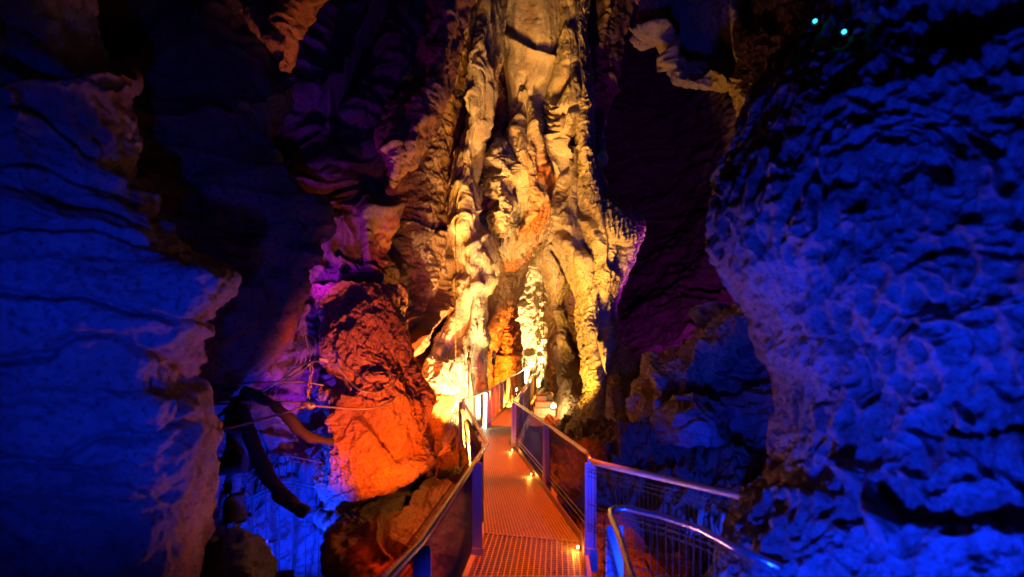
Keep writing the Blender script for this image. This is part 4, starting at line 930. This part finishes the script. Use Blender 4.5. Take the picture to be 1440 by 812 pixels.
for (px, py, wh) in ((815, 769, 'nearest the viewer, by the blue post'), (748.5, 667, 'second from the viewer'), (721.5, 633, 'third from the viewer, at the railing bend')):
    d = F*(EYE-.05)/(py-HOR); p = at(px, py, d)
    lamp(p+[-.02, -.01, .0], 'amber lamp on the kick plate, '+wh, 'amber lamps along the walkway', r=.015, power=5, nrm=(-1, -.5, .25))
p = at(726.5, 548.5, 26.5); lamp(p+[0, -.3, .05], 'small bright lamp low beside the far stretch of the walkway', None, r=.07, mat=M_HOT, power=60, colr=WHT, nrm=(-.2, -1, .2))
p = at(747, 512, 34.0); lamp(p, 'dazzling white lamp at the far end of the walkway handrail', None, r=.16, mat=M_HOT, power=400, colr=WHT, nrm=(-.1, -1, .1))
p = at(778, 571, 16.6); lamp(p, 'bright warm lamp beside the stone landing right of the far walkway', None, r=.085, mat=M_HOT, power=25, colr=WHT, nrm=(-.7, -.8, .2))
def flood(i, name_label):
    o = LIT[i]; e = empty('floodlight', o.location, name_label, 'lamp')
    dirv = np.array(o.matrix_basis.to_3x3().col[2])*-1; loc = np.array(o.location)
    m = MB(); m.bar(loc-dirv*.10, loc-dirv*.02, .22, .16, up=(0, 0, 1) if abs(dirv[2]) < .9 else (0, 1, 0)); m.build('housing', M_BLACK, e, bevel=.01)
    m = MB(); m.bar(loc-dirv*.019, loc-dirv*.012, .18, .12, up=(0, 0, 1) if abs(dirv[2]) < .9 else (0, 1, 0)); m.build('lens', glow('flood_glass', tuple(o.data.color), 6), e)
flood([i for i, o_ in enumerate(LIT) if abs(o_.location[1]-6.8) < .01 and o_.location[0] < -2][0], 'black floodlight low in the blue left hollow beside the slabs')
flood([i for i, o_ in enumerate(LIT) if abs(o_.location[1]-12.4) < .01][0], 'floodlight on the ground behind the kink of the left handrail')
flood([i for i, o_ in enumerate(LIT) if abs(o_.location[1]-11.6) < .01][0], 'small added floodlight at the foot of the glowing fin beside the red rock')  # fitting added to the orange spot for the brown wall
flood([i for i, o_ in enumerate(LIT) if abs(o_.location[1]-14.6) < .01][0], 'small added floodlight on the mossy ridge below the maroon wall')  # fitting added to the violet spot for the maroon wall
# white post beside the left railing, no lamp: its lit look is emitted
m = MB(); a = at(681.5, 604, 14.9); b = at(682.5, 553, 14.9); m.tube([a, b], .045, 12)
e = empty('glowing_post', a, 'upright white post with a made glow, behind the left railing past the kink', 'lamp')
m.build('lens', glow('post_glow', (1, .8, .55), 14), e, smooth=True)  # emission in place of the floodlight's light on the post
m = MB(); m.bar(a+[0, .06, 0], b+[0, .06, 0], .11, .03, up=(0, 1, 0)); m.build('housing', M_STEEL, e)

# cyan pin lights on the pitted wall
for px, py, d, lab in ((1146, 30, 3.95, 'tiny oval cyan light high on the pitted wall, the left and higher one of two'), (1187, 45, 3.62, 'tiny oval cyan light high on the pitted wall, the right and lower one of two')):
    p = at(px, py, d); lamp(p, lab, 'cyan lights on the pitted wall', r=.013, mat=M_CYAN, power=0, colr=(.05, .8, 1), nrm=(-.35, -1, -.3), name='cyan_lamp')
p = at(1112, 278, 3.4); lamp(p, 'faint cyan speck of light lower on the pitted wall', None, r=.005, mat=M_CYAN, power=0, nrm=(-.2, -1, 0), name='cyan_lamp')

# ---- hanging rods with turnbuckles
def rod(px, d, y0, y1, label, tb=None, r=.010, px2=None):
    px2 = px if px2 is None else px2
    a = at(px2, y0, d); b = at(px, y1, d); e = empty('hanging_rod', b, label, 'rod', 'rods that hold the walkway from above')
    m = MB(); m.tube([a, b], r, 8); m.build('rod', M_MESH, e, smooth=True)
    for y in tb or []:
        c = a+(b-a)*((y-y0)/(y1-y0)); c2 = a+(b-a)*((y+9-y0)/(y1-y0)); m = MB(); m.tube([c, c2], r*3.2, 8); m.build('turnbuckle', M_MESH, e, smooth=True)
rod(659, 12.6, 486, 575, 'thin dark rod with two sleeves hanging in front of the white glowing rock', (487, 503), .016)
rod(641, 12.3, 200, 640, 'hair-thin rod left of the handrail kink in front of the white glowing rock', None, .007)
rod(694.5, 17.5, 492, 545, 'rod with a red tipped sleeve in front of the orange tongue', (494, 504), .02)
rod(752.5, 21, 150, 552, 'slightly slanting thin rod crossing the brilliant far wall', None, .010, 770)
rod(764.5, 30, 400, 528, 'short thin rod at the end of the right handrail', None, .02)

# ---- landing of stone blocks right of the far walkway
land = empty('stone_landing', at(765, 582, 17.6), 'small pale stone landing with steps under the yellow pillar beside the walkway', 'landing')
M_STONE = rock_mat('cut_stone', (.5, .42, .32), (.42, .34, .25), bump=.3, fine=14)
def block(px0, px1, py0, py1, d, dep=.5):
    a = at(px0, py1, d); b = at(px1, py0, d); m = MB()
    m.hexa([(a[0], d, a[2]), (b[0], d, a[2]), (b[0], d, b[2]), (a[0], d, b[2]), (a[0], d+dep, a[2]), (b[0], d+dep, a[2]), (b[0], d+dep, b[2]), (a[0], d+dep, b[2])])
    return m.build('stone_block', M_STONE, land, bevel=.012)
block(751, 781, 575, 586, 17.4, .6); block(753, 779, 566, 574.6, 17.9, .6); block(755, 769, 557, 565.6, 18.4, .5); block(769.4, 777, 555, 565.6, 18.6, .5); block(745, 776, 587, 600, 17.0, .6)

# ---- left hollow: timber props, dark post, cables, chain, far fence
def tube_thing(name, pts, r, mat, label, cat, n=12, smooth=6, radf=None, group=None, rough=0):
    m = MB(); m.tube(pts, r, n, smooth, radf)
    if rough:
        V = np.array(m.v); V += (rough*fbm(V, (9, 9, 9), 3))[:, None]*np.array([1, .5, 1]); m.v = [tuple(v) for v in V]
    o = m.build(name, mat, smooth=True); return tagit(o, label, cat, group)
wob = lambda t: 1-.25*abs(t-.45)*2
tube_thing('timber_beam', [at(343, 549, 7.2), at(372, 562, 7.1), at(398, 580, 7.0), at(420, 603, 7.1), at(440, 617, 7.2), at(470, 622, 7.4)], .085, M_RUST, 'bent dark timber beam sloping down to the red rock in the left hollow', 'beam', radf=wob, rough=.02)
tube_thing('timber_beam', [at(336, 572, 6.9), at(352, 610, 6.7), at(362, 640, 6.6), at(385, 682, 6.5), at(408, 708, 6.4), at(432, 722, 6.4)], .10, M_RUST, 'curved dark timber beam with pink lit edge crossing in front of the wire fence', 'beam', radf=wob, rough=.02)
tube_thing('timber_post', [at(338, 560, 7.2), at(334, 620, 7.2), at(328, 680, 7.3), at(330, 735, 7.2)], .15, M_DARK, 'thick dark ragged post standing in the left hollow', 'post', n=20, radf=lambda t: .9+.2*math.sin(t*7), rough=.05)
tube_thing('timber_beam', [at(275, 600, 7.0), at(310, 600, 7.05), at(345, 603, 7.1)], .09, M_RUST, 'short level dark beam passing behind the bedded wall, upper of two', 'beam')
tube_thing('timber_beam', [at(275, 655, 7.0), at(310, 656, 7.05), at(345, 652, 7.1)], .13, M_RUST, 'short level dark beam passing behind the bedded wall, lower and thicker of two', 'beam')
sheet('boulder', M_GREY, [
    [(296, 768, 6.6), (315, 752, 6.2), (345, 748, 6.2), (366, 764, 6.6)],
    [(282, 790, 6.5), (310, 775, 6.0), (350, 772, 6.0), (378, 785, 6.5)],
    [(278, 820, 6.4), (310, 815, 5.9), (352, 812, 5.9), (382, 815, 6.4)],
    [(274, 880, 6.3), (310, 880, 5.9), (352, 880, 5.9), (388, 880, 6.4)]],
    (130, 130), [('f', .08, (2.2,)*3, 4), ('p', .04, (6,)*3), ('r', .02, (10,)*3, 4)], wrap='LRT', thick=.5,
    label='dark blue pitted boulder at the bottom of the left hollow in front of the fence', cat='rock')
def cable(pts, r, label, mat=M_CABLE, group=None): return tube_thing('cable', [at(*p) for p in pts], r, mat, label, 'cable', n=8, smooth=10, group=group)
cable([(308, 605, 6.0), (340, 598, 6.2), (375, 588, 6.5), (410, 578, 6.8), (434, 571, 7.0), (480, 574, 7.1), (520, 575, 7.2), (548, 566, 7.4), (556, 558, 7.6)], .016, 'long pink to orange cable sagging from the left hollow across the red rock')
cable([(452, 508, 7.2), (472, 514, 7.2), (490, 535, 7.25), (505, 548, 7.2), (520, 552, 7.25), (535, 550, 7.4), (552, 540, 7.6), (562, 528, 7.9)], .013, 'upper cable looping over the front of the red rock')
cable([(330, 540, 7.2), (370, 538, 7.2), (420, 537, 7.2), (455, 542, 7.3)], .014, 'thin level cable above the bent timber beam')
cable([(290, 570, 7.0), (340, 566, 7.1), (400, 566, 7.2), (440, 568, 7.2)], .018, 'thin level cable passing behind the bent timber beam')
cable([(360, 556, 7.3), (395, 535, 7.3), (430, 512, 7.3), (452, 508, 7.2)], .016, 'cable climbing right to the clamp at the top of the left hollow')
cable([(396, 520, 7.3), (405, 530, 7.3), (425, 522, 7.3), (448, 500, 7.3)], .012, 'slack loop of thin cable below the clamp')
cable([(424, 470, 7.4), (433, 490, 7.4), (438, 500, 7.3), (432, 485, 7.3), (428, 462, 7.3)], .010, 'pale looped cord hanging above the clamp')
for k in range(5):
    x0 = 398+k*9
    cable([(x0, 455+k*4, 7.9), (x0+10, 480, 7.7), (x0+20-k*3, 505, 7.6), (x0+4, 528-k*3, 7.7)], .006, 'thin tangled cord hanging '+('furthest left', 'second from the left', 'in the middle', 'second from the right', 'furthest right')[k]+' of five above the clamp', group='tangled cords by the clamp')
ch = empty('chain', at(435, 545, 7.15), 'short steel chain hanging beside the red rock above the cable clamp', 'chain')
for k in range(5):
    c = at(438-k*1.2, 520+k*10.5, 7.1); m = MB(); rr = .034
    pts = [c+np.array([rr*.62*math.cos(t)*(1 if k % 2 == 0 else .25), rr*.62*math.cos(t)*(0 if k % 2 == 0 else 1), rr*1.75*math.sin(t)]) for t in np.linspace(0, 2*math.pi, 15)]
    m.tube(pts, .010, 7); m.build('link', M_CABLE, ch, smooth=True)
m = MB(); c = at(434, 571, 7.0); m.tube([c+[-.10, 0, -.03], c+[-.04, 0, .03], c+[.03, 0, -.01], c+[.09, 0, .02]], .042, 10, 5, lambda t: .5+.7*math.sin(t*math.pi)); tagit(m.build('cable_clamp', M_CABLE, smooth=True), 'knotted pink clamp where the chain meets the long cable', 'clamp')
m = MB(); m.bar(at(450, 505, 7.15), at(462, 508, 7.15), .06, .05); tagit(m.build('cable_clamp', M_STEEL, bevel=.01), 'small pale clamp holding the upper cable at the rock edge', 'clamp')
fz = empty('wire_fence', at(400, 800, 8.0), 'tall wire fence with a curled top seen against the blue wall in the left hollow', 'fence')
def fpt(px, row):                        # fence line across the hollow
    d = 7.5+(px-330)*.0045; top = np.interp(px, [300, 340, 400, 440, 470, 520], [690, 668, 640, 648, 655, 662])
    return at(px, top+row, d)
top = [fpt(x, 0) for x in np.linspace(312, 500, 14)]
m = MB(); m.tube(top, .014, 7, 3); m.build('top_wire', M_MESH, fz, smooth=True)
m = MB(); m.tube([p+[0, .22, -.14] for p in top], .013, 7, 3); m.build('top_wire', M_MESH, fz, smooth=True)
m = MB(); m.tube([p+[0, 0, -.40] for p in top], .012, 7, 3); m.build('level_wire', M_MESH, fz, smooth=True)
m = MB(); m.tube([p+[0, 0, -.46] for p in top], .012, 7, 3); m.build('level_wire', M_MESH, fz, smooth=True)
for x in np.arange(318, 500, 18.5):
    a = fpt(x, 0); m = MB(); m.tube([a+[.02, .24, -.16], a+[.01, .12, .03], a+[0, 0, .0], a+[-.05, -.05, -.12], a+[-.10, 0, -.34]], .011, 6, 4); m.build('curled_wire', M_MESH, fz, smooth=True)
    m = MB(); m.bar(a, [a[0]+.01, a[1], a[2]-2.4], .016, .016); m.build('upright_wire', M_MESH, fz)
